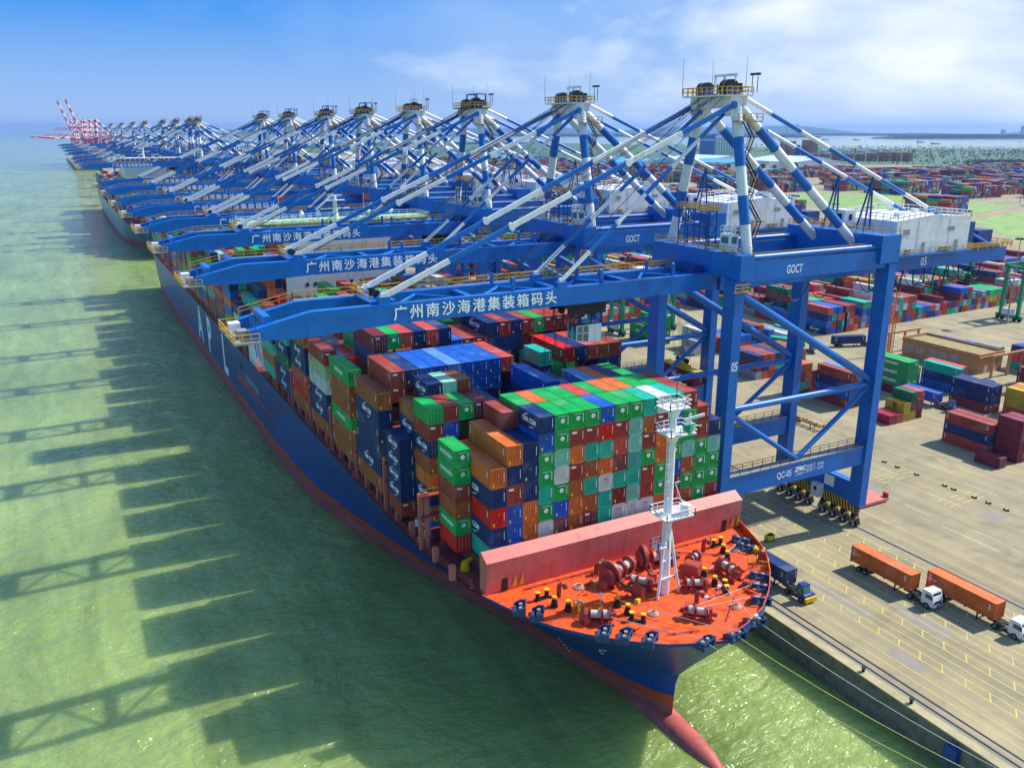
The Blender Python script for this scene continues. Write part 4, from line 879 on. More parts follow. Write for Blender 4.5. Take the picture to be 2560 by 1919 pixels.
# bay 3
stack(2, 'A', 0, [br, CM, (nv, None, False, None), (nv, None, False, None), CM, br], hc=True)
stack(2, 'A', 1, [br, nv, nv, br, rb, dr_, rb, TX])
for i, c in {2: nv, 3: bl, 4: bl, 5: 'light blue', 6: bl, 7: bl, 8: bl}.items(): stack(2, 'A', i, [rnd.choice(PAL) for _ in range(5)] + [nv, bl, (c, None, False, None)])
stack(2, 'A', 9, [rnd.choice(PAL) for _ in range(6)] + [rb, (sr, None, False, None)]); stack(2, 'A', 10, [rnd.choice(PAL) for _ in range(6)] + [(sr, None, False, None)])
stack(2, 'A', 11, [rnd.choice(PAL) for _ in range(5)] + [nv]); stack(2, 'F', 12, [rnd.choice(PAL) for _ in range(6)] + [nv, (te, None, False, None)]); stack(2, 'R', 12, [rnd.choice(PAL) for _ in range(6)])
stack(2, 'A', 13, [rnd.choice(PAL) for _ in range(5)] + [nv, (g, 'ev', True, None)])
for i, c in {14: rd, 15: nv, 16: sr, 17: br, 18: rb}.items(): stack(2, 'A', i, [rnd.choice(PAL) for _ in range(6)] + [nv, (c, None, False, None)])
stack(2, 'A', 19, [nv, rb, br])
# bay 4
stack(3, 'A', 0, [br, br, G_, br, br, G_], hc=True); stack(3, 'A', 1, [nv, br, rb, br, nv])
for i, c in {2: DR, 3: g, 4: sr, 5: nv, 6: sr, 7: nv}.items(): stack(3, 'A', i, [rnd.choice(PAL) for _ in range(6)] + [nv, c], hc=True)
for i, c in {8: bl, 9: TX, 10: rb}.items(): stack(3, 'A', i, [rnd.choice(PAL) for _ in range(6)] + [nv, c])
for i, c in {11: CM, 12: rb, 13: nv, 14: TX, 15: G_, 16: rb, 17: rb, 18: br}.items(): stack(3, 'A', i, [rnd.choice(PAL) for _ in range(5)] + [br, nv, c], hc=True)
# bays 5 to 8, water side as seen, the rest mixed
SIDE = {4: [br, nv, CM, (wh, 'msc', False, None), ('pale green', 'msc', False, None), rb], 5: [br, rd, sr, CM, CM, br], 6: [CM, CM, 'dark green', CM, te, br], 7: [(te, 'cs', False, None), br, te, nv, CM, rb]}
for bay, c in SIDE.items():
    stack(bay, 'A', 0, c, hc=True)
    for i in range(1, 20):
        n = rnd.choice([6, 7, 7, 8, 8]) if i > 2 else 6
        stack(bay, 'A', i, [rnd.choice(PAL) for _ in range(n)])
for bay in range(8, len(BAY)):
    if 400 < BAY[bay] + 6 < 420: continue
    for i in range(20):
        n = rnd.choice([5, 6, 6, 7]) if i else rnd.choice([4, 5, 6])
        stack(bay, 'A', i, [rnd.choice(PAL) for _ in range(n)])
heap = Heap(); BAYN = ['frontmost', 'second', 'third', 'fourth', 'fifth', 'sixth', 'seventh', 'eighth']
NT = {}
for q in SHIP_BOX: NT[(q[0], q[1], q[2])] = max(NT.get((q[0], q[1], q[2]), 0), q[3] + 1)
for bay, slot, col, t, y, L, z, hh, c, lg, door in SHIP_BOX:
    top = z + hh
    fslot, rslot = ('F', 'R') if slot == 'A' else (slot, slot)
    is_top = top > TOPZ[(bay, fslot, col)] - 0.3 or top > TOPZ[(bay, rslot, col)] - 0.3
    left = min(TOPZ.get((bay, fslot, col - 1), 0), TOPZ.get((bay, rslot, col - 1), 0)) < top - 0.4
    right = min(TOPZ.get((bay, fslot, col + 1), 0), TOPZ.get((bay, rslot, col + 1), 0)) < top - 0.4
    ahead = TOPZ.get((bay, 'F', col), 0) if slot == 'R' else TOPZ.get((bay - 1, 'R', col), 0)
    front = ahead < top - 0.4
    if not (is_top or left or right or front): continue
    if lg == 'auto': lg = auto_logo(c, rnd)
    shown = is_top or left or front
    single = shown and ((bay == 0 and not (t == 0 and col >= 4)) or (bay in (1, 2) and (is_top or col <= 1 or (front and top > 30))) or (bay == 3 and (is_top and col < 18 or col == 0)) or (bay in (4, 5, 6) and col == 0))
    if single:
        n = NT[(bay, slot, col)]; down = n - 1 - t
        pos = 'top tier' if down == 0 else ('bottom tier' if t == 0 else ORD[down] + ' tier down')
        half_ = {'F': ' near half', 'R': ' far half', 'A': ''}[slot]
        kind = 'short ' if L < 7 else 'long '
        lab = f'{c} container, {BAYN[bay]} ship bay{half_}, {ORD[col]} column from water side, {pos}'
        container(cx_(col), y, z, L, hh, c, lg, door, lab, 'containers on the deck of the near ship', letters=(is_top or left or front))
    else:
        heap.add(cx_(col), y, z, L, hh, c)
heap.build('stacked_containers', 'mixed colour containers stacked farther aft on the near ship')
# ------------------------------------------------------------------ quay cranes
CXW, CXL, CX0 = 95.7 - 113.5, 131.3 - 113.5, 113.5      # rails relative to the crane's middle
def X(a): return a - CX0
HWY = 9.8
def stripe_hazard(b, x0, x1, y0, y1, z0, z1, n, slant):
    """Slanting black and yellow bands over the long sides of an equaliser beam."""
    w = (y1 - y0) / n
    for k in range(n):
        ya, yb = y0 + k * w, y0 + (k + 1) * w
        for x in (x0, x1):
            s = slant
            b.add([(x, ya - s * 0, z0), (x, yb, z0), (x, min(yb + s, y1 + s), z1), (x, min(ya + s, y1 + s), z1)], [(0, 1, 2, 3) if x == x1 else (3, 2, 1, 0)], k % 2)
    b.add([(x0, y0 + slant, z1), (x1, y0 + slant, z1), (x1, y1 + slant, z1), (x0, y1 + slant, z1)], [(0, 1, 2, 3)], 0)
    for y, zt in ((y0, slant), (y1, slant)):
        b.add([(x0, y, z0), (x1, y, z0), (x1, y + zt, z1), (x0, y + zt, z1)], [(0, 1, 2, 3)], 1)
def make_crane(kind):
    t = empty('quay_crane', (CX0, 0, 0))
    P = lambda b, n, m, par=None: b.build(n, m, par or t)
    for x, zt in ((CXW, 51.6), (CXL, 52.0)):
        for y in (-HWY, HWY):
            b = MB(); b.box(x - 0.95, x + 0.95, y - 1.4, y + 1.4, 4.6, zt)
            P(b, 'leg', 'blue')
            if x == CXW:
                b = MB(); b.rail([(x - 1.5, y - 1.9, 50.0), (x + 1.5, y - 1.9, 50.0), (x + 1.5, y + 1.9, 50.0)], 1.1, 1.2, 0.05); b.box(x - 1.5, x + 1.5, y - 1.9, y - 1.42, 49.85, 50.0); P(b, 'landing', 'rail_y')
    for y in (-HWY, HWY):                                             # side frames
        b = MB(); b.box(CXW + 0.95, CXL - 0.95, y - 0.9, y + 0.9, 13.5, 17.1); P(b, 'portal_beam', 'blue')
        b = MB(); b.box(CXW + 1.2, CXL - 1.2, y - 1.0, y + 1.0, 17.12, 17.25, 0); b.rail([(CXW + 1.2, y + 1.0, 17.2), (CXL - 1.2, y + 1.0, 17.2)], 1.1, 2.4, 0.04, 1); b.rail([(CXW + 1.2, y - 1.0, 17.2), (CXL - 1.2, y - 1.0, 17.2)], 1.1, 2.4, 0.03, 1); P(b, 'portal_walkway', ['grey', 'dark'])
        b = MB(); b.box(CXW + 1.3, CXL - 1.0, y - 0.85, y + 0.85, 51.2, 54.4); P(b, 'upper_beam', 'blue')
        b = MB(); b.tube((CXW + 1.3, y - 0.3, 55.0), (CXL - 1.0, y - 0.3, 55.0), 0.5, 12); P(b, 'upper_tube', 'blue')
        b = MB(); b.rail([(CXW + 4, y + 0.9, 54.4), (CXL - 4, y + 0.9, 54.4)], 1.1, 2.4, 0.05); P(b, 'walkway_rail', 'rail_y')
        b = MB(); b.tube((CXW + 0.6, y, 49.6), (CXL - 0.8, y, 30.2), 0.72, 12); P(b, 'diagonal_brace', 'blue')
        b = MB(); b.tube((CXW + 0.8, y, 29.3), (CXL - 0.8, y, 29.3), 0.58, 12); P(b, 'cross_tube', 'blue')
        for xe in (CXW + 0.7, CXL - 0.7):
            b = MB(); b.tube((xe, y, 28.9), (0, y, 17.4), 0.46, 10); P(b, 'lower_brace', 'blue')
    for x in (CXW, CXL):                                              # end frames along the rails
        b = MB(); b.box(x - 0.8, x + 0.8, -HWY + 1.4, HWY - 1.4, 5.1, 9.0); P(b, 'sill_beam', 'blue_dk' if 0 else 'blue')
        for s in (-1, 1):
            b = MB(); y0 = s * 5.9 - 4.9
            stripe_hazard(b, x - 0.75, x + 0.75, y0 + 0.6, y0 + 8.6, 2.9, 5.0, 22, 0.6)
            P(b, 'equaliser_beam', ['yellow', 'black'])
            for q in range(4):
                b = MB(); yc = y0 + 1.1 + q * 2.6
                b.poly([(yc - 1.15, 0.55), (yc + 1.15, 0.55), (yc + 0.9, 1.5), (yc + 0.3, 3.0), (yc - 0.3, 3.0), (yc - 0.9, 1.5)], 'x', x - 0.5, x + 0.5, 0)
                for dy in (-0.62, 0.62): b.disc((x, yc + dy, 0.45), 'x', 0.38, 0.5, 12, 1)
                b.box(x - 0.95, x - 0.5, yc - 0.5, yc + 0.5, 0.9, 1.5, 2)
                b.box(x - 0.52, x + 0.52, yc - 0.75, yc - 0.35, 1.5, 2.1, 3); b.box(x - 0.52, x + 0.52, yc + 0.35, yc + 0.75, 1.5, 2.1, 3); P(b, 'bogie', ['black', 'dark', 'grey', 'yellow'])
    b = MB(); b.box(CXL - 2.2, CXL - 0.85, -2.2, -0.2, 3.4, 6.2, 0); b.box(CXL - 2.24, CXL - 2.2, -1.6, -0.9, 4.8, 5.6, 1); P(b, 'switch_cabin', ['white', 'dark'])
    b = MB(); b.box(CXL - 0.9, CXL - 0.82, -4.6, -2.2, 6.4, 8.6); P(b, 'name_board', 'letter')
    # cross beams the upper works stand on
    b = MB(); b.box(CXW - 0.6, CXW + 2.2, -11.6, 11.6, 51.7, 55.7); P(b, 'waterside_cross_beam', 'blue')
    b = MB(); b.box(CXL - 3.6, CXL + 1.2, -11.3, 11.3, 52.1, 57.0); P(b, 'landside_cross_beam', 'blue')
    b = MB(); b.rail([(CXW + 2.1, -11, 55.7), (CXW + 2.1, 11, 55.7)], 1.1, 2, 0.05); P(b, 'beam_rail', 'rail_y'); b = MB(); b.rail([(CXW - 0.5, -11, 55.7), (CXW - 0.5, 11, 55.7)], 1.1, 2.0, 0.05); P(b, 'beam_rail', 'rail_y'); b = MB(); b.rail([(CXL - 3.5, -11, 57), (CXL - 3.5, 11, 57)], 1.1, 2, 0.05); P(b, 'beam_rail', 'rail_y'); b = MB(); b.rail([(CXL + 1.1, -11, 57), (CXL + 1.1, 11, 57)], 1.1, 2, 0.05); P(b, 'beam_rail', 'rail_y')
    b = MB(); b.box(CXW - 0.2, CXW + 1.6, -8.2, -5.8, 55.9, 58.7, 0); b.box(CXW - 0.24, CXW - 0.2, -7.8, -6.2, 57.2, 58.3, 1); b.box(CXW + 0.1, CXW + 1.2, -8.24, -8.2, 57.2, 58.3, 1); b.rail([(CXW - 0.2, -8.2, 58.7), (CXW + 1.6, -8.2, 58.7), (CXW + 1.6, -5.8, 58.7), (CXW - 0.2, -5.8, 58.7), (CXW - 0.2, -8.2, 58.7)], 1.2, 0.8, 0.05, 0); P(b, 'lift_cabin', ['white', 'glass_teal'])
    for yy in (-2.2, 3.4):
        b = MB(); z0, z1 = 55.7, 61.8
        for dx in (0, 2.0):
            for dy in (0, 1.8): b.bar((CXW + dx, yy + dy, z0), (CXW + dx, yy + dy, z1), 0.18, 0.18)
        for z in (57.5, 59.5, 61.7):
            b.bar((CXW, yy, z), (CXW + 2, yy, z), 0.14, 0.14); b.bar((CXW, yy + 1.8, z), (CXW + 2, yy + 1.8, z), 0.14, 0.14); b.bar((CXW, yy, z), (CXW, yy + 1.8, z), 0.14, 0.14); b.bar((CXW + 2, yy, z), (CXW + 2, yy + 1.8, z), 0.14, 0.14)
        b.bar((CXW, yy, z0), (CXW + 2, yy, 59.5), 0.1, 0.1); b.bar((CXW, yy, 59.5), (CXW + 2, yy, z1), 0.1, 0.1)
        b.rail([(CXW - 0.3, yy - 0.3, z1), (CXW + 2.3, yy - 0.3, z1), (CXW + 2.3, yy + 2.1, z1), (CXW - 0.3, yy + 2.1, z1), (CXW - 0.3, yy - 0.3, z1)], 1.1, 0.9, 0.05, 1)
        P(b, 'latch_tower', ['blue_dk', 'rail_y'])
    # trolley girders behind the hinge
    for y in (-3.9, 3.9):
        b = MB(); b.box(X(97.4), X(174.0), y - 0.65, y + 0.65, 48.9, 51.65); P(b, 'trolley_girder', 'blue')
        b = MB(); s = 1.35 if y > 0 else -1.35; b.box(X(98), X(174), min(y, y + s), max(y, y + s), 51.5, 51.6, 1) if 0 else b.rail([(X(99), y + s, 51.6), (X(174), y + s, 51.6)], 1.1, 2.6, 0.05, 0); P(b, 'walkway_rail', 'rail_y')
    b = MB()
    for x in (140, 152, 164, 173.5): b.box(X(x) - 0.5, X(x) + 0.5, -3.3, 3.3, 49.6, 51.2)
    P(b, 'girder_tie', 'blue')
    # boom: two box girders with a tapered nose
    for y in (-3.9, 3.9):
        b = MB(); b.poly([(X(96.6), 49.2), (X(96.6), 52.0), (X(28.0), 52.0), (X(20.2), 50.3), (X(20.2), 48.9), (X(27.0), 48.6), (X(40), 49.2)], 'y', y - 0.62, y + 0.62); P(b, 'boom_girder', 'blue')
        b = MB(); b.cbox((X(38.2), y, 52.5), (1.7, 1.0, 1.0)); P(b, 'stay_lug', 'blue')
        b = MB(); b.cbox((X(66.5), y, 52.4), (1.7, 1.0, 0.8)); P(b, 'stay_lug', 'blue')
    for x in (22.5, 38.5, 52, 66.5, 80, 93.5):
        b = MB(); b.box(X(x) - 0.45, X(x) + 0.45, -3.28, 3.28, 50.6, 51.7); P(b, 'boom_tie', 'blue')
    for a, c in ((40, 51), (53, 65.5), (67.5, 79), (81, 92.5)):
        b = MB(); b.tube((X(a), -3.3, 51.4), (X((a + c) / 2), 3.3, 51.4), 0.28, 8); b.tube((X((a + c) / 2), 3.3, 51.4), (X(c), -3.3, 51.4), 0.28, 8); P(b, 'boom_brace', 'blue')
    for x in (58.5, 74, 88):
        b = MB(); b.bar((X(x), -3.6, 52.0), (X(x), -3.6, 54.0), 0.5, 0.35); b.bar((X(x), -3.6, 54.0), (X(x) + 0.1, -2.6, 53.2), 0.4, 0.35); b.bar((X(x), 3.6, 52), (X(x), 3.6, 53.6), 0.5, 0.35); P(b, 'rope_support', 'blue')
    b = MB(); b.box(X(28), X(96), 4.55, 5.35, 51.9, 51.98, 1); b.rail([(X(28), 5.3, 51.98), (X(37.2), 5.3, 51.98), (X(38.2), 5.3, 53.0), (X(40), 5.3, 51.98), (X(96), 5.3, 51.98)], 1.1, 2.2, 0.055, 0); b.rail([(X(28), 5.3, 51.95), (X(20.5), 5.3, 50.4)], 1.1, 2.0, 0.055, 0); b.rail([(X(41), 4.6, 51.98), (X(96), 4.6, 51.98)], 1.1, 2.6, 0.045, 0); P(b, 'boom_walkway', ['rail_y', 'grey'])
    b = MB(); b.box(X(17.8), X(21.0), -5.4, 5.6, 48.7, 48.9, 1); b.rail([(X(21.0), -5.4, 48.9), (X(17.8), -5.4, 48.9), (X(17.8), 5.6, 48.9), (X(21.0), 5.6, 48.9)], 1.15, 1.2, 0.055, 0); b.cbox((X(19.2), 2.2, 49.6), (1.4, 1.8, 1.2), 2); b.cbox((X(19.4), -2.0, 49.5), (1.3, 2.0, 1.0), 1); b.bar((X(18.2), -5.2, 48.9), (X(17.3), -5.0, 51.6), 0.08, 0.08, 2); P(b, 'nose_platform', ['rail_y', 'grey', 'white'])
    b = MB()
    for y in (-5.0, -3.0): b.bar((X(20.4), y, 52.2), (X(20.9), y, 46.4), 0.14, 0.14)
    P(b, 'nose_ladder', 'blue')
    b = MB(); b.box(X(36.4), X(40.2), -3.3, 3.3, 52.0, 52.3, 1); b.rail([(X(36.4), -2.9, 52.3), (X(36.4), 4.2, 52.3), (X(40.2), 4.2, 52.3)], 1.5, 1.2, 0.055, 0); b.disc((X(38.2), -1.2, 52.9), 'y', 0.6, 0.4, 14, 2); b.disc((X(38.2), 1.2, 52.9), 'y', 0.6, 0.4, 14, 2); b.cbox((X(37.2), 2.8, 53.0), (0.8, 0.8, 0.7), 3); P(b, 'stay_platform', ['rail_y', 'blue', 'dark', 'white'])
    for k in range(9):                                                # white work lamps under the walkway
        b = MB(); b.cbox((X(45 + 6 * k), 5.4, 51.6), (0.8, 0.5, 0.35)); P(b, 'work_lamp', 'white')
    b = MB(); b.box(X(93.0), X(98.6), -3.0, 3.0, 51.9, 53.0); b.cbox((X(96.9), -3.9, 52.4), (1.0, 1.5, 1.0)); b.cbox((X(96.9), 3.9, 52.4), (1.0, 1.5, 1.0)); P(b, 'boom_hinge', 'blue_dk')
    # A-frame
    W_, B_ = 1, 0
    for s in (-1, 1):
        b = MB(); b.striped((X(98.0), s * 9.7, 55.6), (X(98.2), s * 4.4, 78.2), 0.86, 5, [W_, B_]); P(b, 'mast_leg', ['blue', 'white'])
        b = MB(); b.striped((X(99.0), s * 4.3, 78.4), (X(128.2), s * 4.6, 55.2), 0.78, 7, [W_, B_]); P(b, 'rear_mast_leg', ['blue', 'white'])
        b = MB(); b.striped((X(99.2), s * 3.9, 80.2), (X(169.0), s * 3.9, 52.2), 0.36, 10, [W_, B_], 10); P(b, 'back_stay', ['blue', 'white'])
        b = MB(); b.bar((X(130.2), s * 3.9 - 0.9, 57), (X(132.2), s * 3.9, 66.6), 0.24, 0.24); b.bar((X(134.0), s * 3.9 + 0.9, 57), (X(132.2), s * 3.9, 66.6), 0.24, 0.24); b.bar((X(130.2), s * 3.9 + 0.9, 57), (X(132.2), s * 3.9, 66.6), 0.24, 0.24); b.bar((X(131.1), s * 3.9, 61.2), (X(133.2), s * 3.9, 61.2), 0.18, 0.18); P(b, 'stay_trestle', 'blue_dk')
        # fore stays: link bars with eyes
        for (xe, ze, yt, zt, n, fl) in ((38.2, 53.0, 4.9, 78.6, 6, (0.42, 0.75)), (66.5, 52.9, 3.2, 77.6, 6, (0.34, 0.55))):
            p, q = Vector((X(97.2), s * yt, zt)), Vector((X(xe), s * 3.9, ze))
            b = MB(); b.striped(p, q, 0.3, n, [B_, W_], flat=fl)
            for k in range(0, n + 1, 2):
                c = p.lerp(q, k / n); b.disc(c, 'y', fl[1] * 0.75, fl[0] + 0.25, 12, W_ if k else B_)
            P(b, 'fore_stay', ['blue', 'white'])
    b = MB()
    for k, (yy, xe) in enumerate(((-1.6, 42), (-0.9, 42), (0.9, 42), (1.6, 42), (-2.4, 66), (2.4, 66), (-0.4, 58), (0.4, 58))):
        b.tube((X(97.0), yy * 1.2, 80.2), (X(xe), yy, 53.2), 0.06, 4)
    P(b, 'hoist_rope', 'rope')
    for s in (-1, 1):
        b = MB(); b.poly([(X(97.0), 76.9), (X(99.3), 76.9), (X(100.0), 78.6), (X(99.6), 79.9), (X(96.6), 79.9), (X(96.4), 78.6)], 'y', s * 4.1 - 0.8, s * 4.1 + 0.8); P(b, 'mast_head', 'white')
    b = MB(); b.add([(X(97.2), -3.1, 78.2), (X(99.4), -3.1, 78.2), (X(99.4), 3.1, 78.2), (X(97.2), 3.1, 78.2), (X(96.6), -3.1, 79.85), (X(99.9), -3.1, 79.85), (X(99.9), 3.1, 79.85), (X(96.6), 3.1, 79.85)], [(0, 3, 2, 1), (4, 5, 6, 7), (0, 1, 5, 4), (2, 3, 7, 6), (1, 2, 6, 5), (3, 0, 4, 7)]); P(b, 'head_beam', 'white')
    top = 'white' if kind == 'a' else 'dark'
    b = MB(); b.box(X(95.4), X(100.8), -5.2, 5.6, 80.9, 81.15, 1); b.rail([(X(95.4), -5.2, 81.15), (X(100.8), -5.2, 81.15), (X(100.8), 5.6, 81.15), (X(95.4), 5.6, 81.15), (X(95.4), -5.2, 81.15)], 1.2, 1.2, 0.06, 0); P(b, 'head_platform', ['rail_y', top])
    b = MB(); b.box(X(96.8), X(101.8), -6.8, -5.4, 76.0, 76.2, 0); b.rail([(X(96.8), -6.8, 76.2), (X(101.8), -6.8, 76.2), (X(101.8), -5.4, 76.2)], 1.1, 1.2, 0.055, 1); P(b, 'lower_platform', ['grey', 'rail_y'])
    for yy, r_ in ((-2.6, 1.35), (3.2, 1.1)):
        b = MB(); b.disc((X(98), yy, 82.2), 'y', r_, 1.9, 18, 0); b.disc((X(98), yy - 0.1, 82.2), 'y', r_ * 1.04, 0.12, 18, 1); b.box(X(97), X(99.4), yy - 1.1, yy + 1.1, 81.15, 82.3, 2); b.box(X(99.4), X(100.2), yy - 0.7, yy + 0.7, 81.15, 83.0, 0); P(b, 'sheave', ['dark', 'yellow', 'blue_dk'])
    b = MB()
    if kind == 'a':
        for y in (-1.2, 0.9): b.bar((X(98.2), y, 81.5), (X(98.2), y, 84.2), 0.3, 0.3, 0)
        b.bar((X(98.2), -4.2, 84.2), (X(98.2), 1.2, 84.2), 0.3, 0.4, 0); b.bar((X(98.2), -3.8, 84.2), (X(98.2), -3.8, 83.2), 0.2, 0.2, 0); P(b, 'service_gantry', ['white'])
    else:
        for y in (-3.0, 3.0):
            b.bar((X(98.2), y, 81.5), (X(98.2), y, 84.4), 0.28, 0.28, 0); b.bar((X(100.6), y, 81.5), (X(100.6), y, 84.4), 0.28, 0.28, 0); b.bar((X(98.2), y, 84.4), (X(100.6), y, 84.4), 0.25, 0.25, 0)
        b.bar((X(98.2), -3, 84.4), (X(98.2), 3, 84.4), 0.25, 0.3, 0); P(b, 'service_gantry', ['blue_dk'])
    b = MB()
    for x, y in ((95.4, 5.8), (100.8, -3.4), (101.0, 5.0)): b.tube((X(x), y, 81.5), (X(x), y, 87.2), 0.05, 5, 0.02)
    for y in (-5.6, -4.4): b.tube((X(101.2), y, 81.5), (X(101.2), y, 84.2), 0.07, 5); b.cbox((X(101.2), y, 84.3), (0.6, 0.6, 0.35))
    P(b, 'aerial', 'dark')
    for ch in t.children:
        if ch.name.split('.')[0] in ('head_platform', 'sheave', 'service_gantry', 'aerial'): ch.location.z = -1.0
    # stairs zig-zagging up the near mast leg
    y0 = -9.4
    for k in range(6):
        z0, z1 = 57.2 + 3.3 * k, 57.2 + 3.3 * (k + 1); ya = -8.7 + k * 0.75
        xa, xb = (99.6, 101.6) if k % 2 == 0 else (101.6, 99.6)
        b = MB()
        for dy in (-0.4, 0.4): b.bar((X(xa), ya + dy, z0), (X(xb), ya + dy + 0.7, z1), 0.09, 0.22, 0); b.bar((X(xa), ya + dy, z0 + 1), (X(xb), ya + dy + 0.7, z1 + 1), 0.06, 0.06, 1)
        for q in range(9):
            f = (q + 0.5) / 9; b.box(X(xa + (xb - xa) * f) - 0.14, X(xa + (xb - xa) * f) + 0.14, ya - 0.4 + 0.7 * f, ya + 0.4 + 0.7 * f, z0 + (z1 - z0) * f, z0 + (z1 - z0) * f + 0.06, 0)
        b.box(X(xb) - 0.7, X(xb) + 0.7, ya + 0.1, ya + 1.3, z1 - 0.06, z1, 0)
        P(b, 'stair_flight', ['dark', 'rail_y'])
    # machinery house and rear end
    hx0, hx1, hy0, hy1 = X(137.2), X(158.2), -6.4, 6.8
    house = empty('machinery_house', ((hx0 + hx1) / 2, 0, 52.4)); house.parent = t
    cxh = (hx0 + hx1) / 2; hl = (hx1 - hx0) / 2
    b = MB(); b.poly([(-hl, 0), (hl, 0), (hl, 6.2), (0, 7.0), (-hl, 6.2)], 'y', hy0, hy1); b.build('house_wall', 'white', house)
    b = MB(); b.rail([(-hl, hy0, 6.2), (0, hy0, 7.0), (hl, hy0, 6.2), (hl, hy1, 6.2), (0, hy1, 7.0), (-hl, hy1, 6.2), (-hl, hy0, 6.2)], 1.2, 1.6, 0.06); b.build('roof_rail', 'white', house)
    b = MB(); b.box(-hl - 1.2, hl + 0.4, hy0 - 1.1, hy1 + 1.1, -0.35, -0.05, 1); b.rail([(-hl - 1.2, hy0 - 1.1, -0.05), (hl + 0.4, hy0 - 1.1, -0.05), (hl + 0.4, hy1 + 1.1, -0.05)], 1.1, 1.6, 0.05, 0); b.rail([(-hl - 1.2, hy0 - 1.1, -0.05), (-hl - 1.2, hy1 + 1.1, -0.05)], 1.1, 1.6, 0.05, 0); b.build('house_walkway', ['rail_y', 'blue'], house)
    for x, w in ((-3.0, 0.9), (6.5, 0.9)):
        b = MB(); b.box(x, x + w, hy0 - 0.05, hy0, 0.05, 2.0); b.build('house_door', 'grey', house)
    b = MB(); b.box(-hl - 0.05, -hl, -4.5, 1.5, 0.6, 1.6); b.build('vent_slot', 'dark', house)
    for k in (2, 5):
        b = MB(); b.box(-hl + k * 3.0 - 0.04, -hl + k * 3.0 + 0.04, hy0 - 0.035, hy0, 0.0, 6.15); b.build('panel_joint', 'joint', house)
    for k in range(1, 4):
        b = MB(); b.box(-hl - 0.035, -hl, hy0 + k * 3.3 - 0.04, hy0 + k * 3.3 + 0.04, 0, 6.15); b.build('panel_joint', 'joint', house)
    for x in (-7.5, 2.2, 3.8):
        b = MB(); b.box(x, x + 1.0, hy0 - 0.55, hy0, 0.15, 1.0); b.build('cooling_unit', 'grey', house)
    b = MB(); b.box(-8.6, -6.8, hy0 - 0.05, hy0, 3.6, 4.6); b.box(4.0, 6.0, hy0 - 0.05, hy0, 3.8, 4.6); b.build('louvre', 'grey', house)
    for x, y in ((-5, -2), (4, 1.5), (1, 4)):
        b = MB(); b.box(x - 0.6, x + 0.6, y - 0.6, y + 0.6, 6.3, 7.3); b.build('roof_vent', 'white', house)
    b = MB(); b.box(X(133.4), X(136.4), 2.6, 5.8, 57.1, 60.1, 0); b.box(X(133.36), X(133.4), 3.2, 4.6, 58.2, 59.4, 1); b.box(X(134.6), X(135.5), 2.56, 2.6, 58.2, 59.3, 1); P(b, 'electrical_cabin', ['white', 'dark'])
    b = MB()
    for y in (-4.4, -0.6, 3.6):
        b.box(X(160.5), X(162.8), y, y + 1.6, 51.7, 57.2, 0)
    b.box(X(159.6), X(171), -4.9, 5.2, 51.7, 52.4, 0); b.box(X(165.5), X(170), -3.6, 3.6, 52.4, 55.2, 0); b.bar((X(163.6), 0.6, 57.2), (X(163.6), 0.6, 59), 0.4, 0.4, 0); b.bar((X(163.6), 0.6, 59), (X(163.6), -2.4, 59), 0.4, 0.4, 0); P(b, 'boom_hoist_winch', 'blue_dk')
    b = MB(); b.rail([(X(159), -4.9, 51.7), (X(175), -4.9, 51.7), (X(175), 5.0, 51.7), (X(159), 5.0, 51.7)], 1.2, 1.6, 0.06); P(b, 'rear_rail', 'rail_y')
    for xx in (142, 155, 166):
        b = MB()
        for y in (-2.6, 2.6):
            for dx in (0, 3.4): b.bar((X(xx + dx), y, 48.9), (X(xx + dx) * 1.0, y * 0.8, 44.2), 0.2, 0.2)
            b.bar((X(xx), y, 48.9), (X(xx + 3.4), y * 0.8, 44.2), 0.14, 0.14); b.bar((X(xx), y * 0.8, 44.2), (X(xx + 3.4), y * 0.8, 44.2), 0.2, 0.2)
        b.bar((X(xx), -2.1, 44.2), (X(xx), 2.1, 44.2), 0.2, 0.2); b.bar((X(xx + 3.4), -2.1, 44.2), (X(xx + 3.4), 2.1, 44.2), 0.2, 0.2)
        P(b, 'festoon_frame', 'dark')
    b = MB(); n = 11; xs = [99 + 6.2 * k for k in range(n + 1)]
    for a, c in zip(xs[:-1], xs[1:]):
        pts = sag((X(a), -5.0, 48.6), (X(c), -5.0, 48.6), 3.0, 6)
        for p, q in zip(pts[:-1], pts[1:]): b.tube(p, q, 0.09, 4)
    P(b, 'festoon_cable', 'dark')
    return t
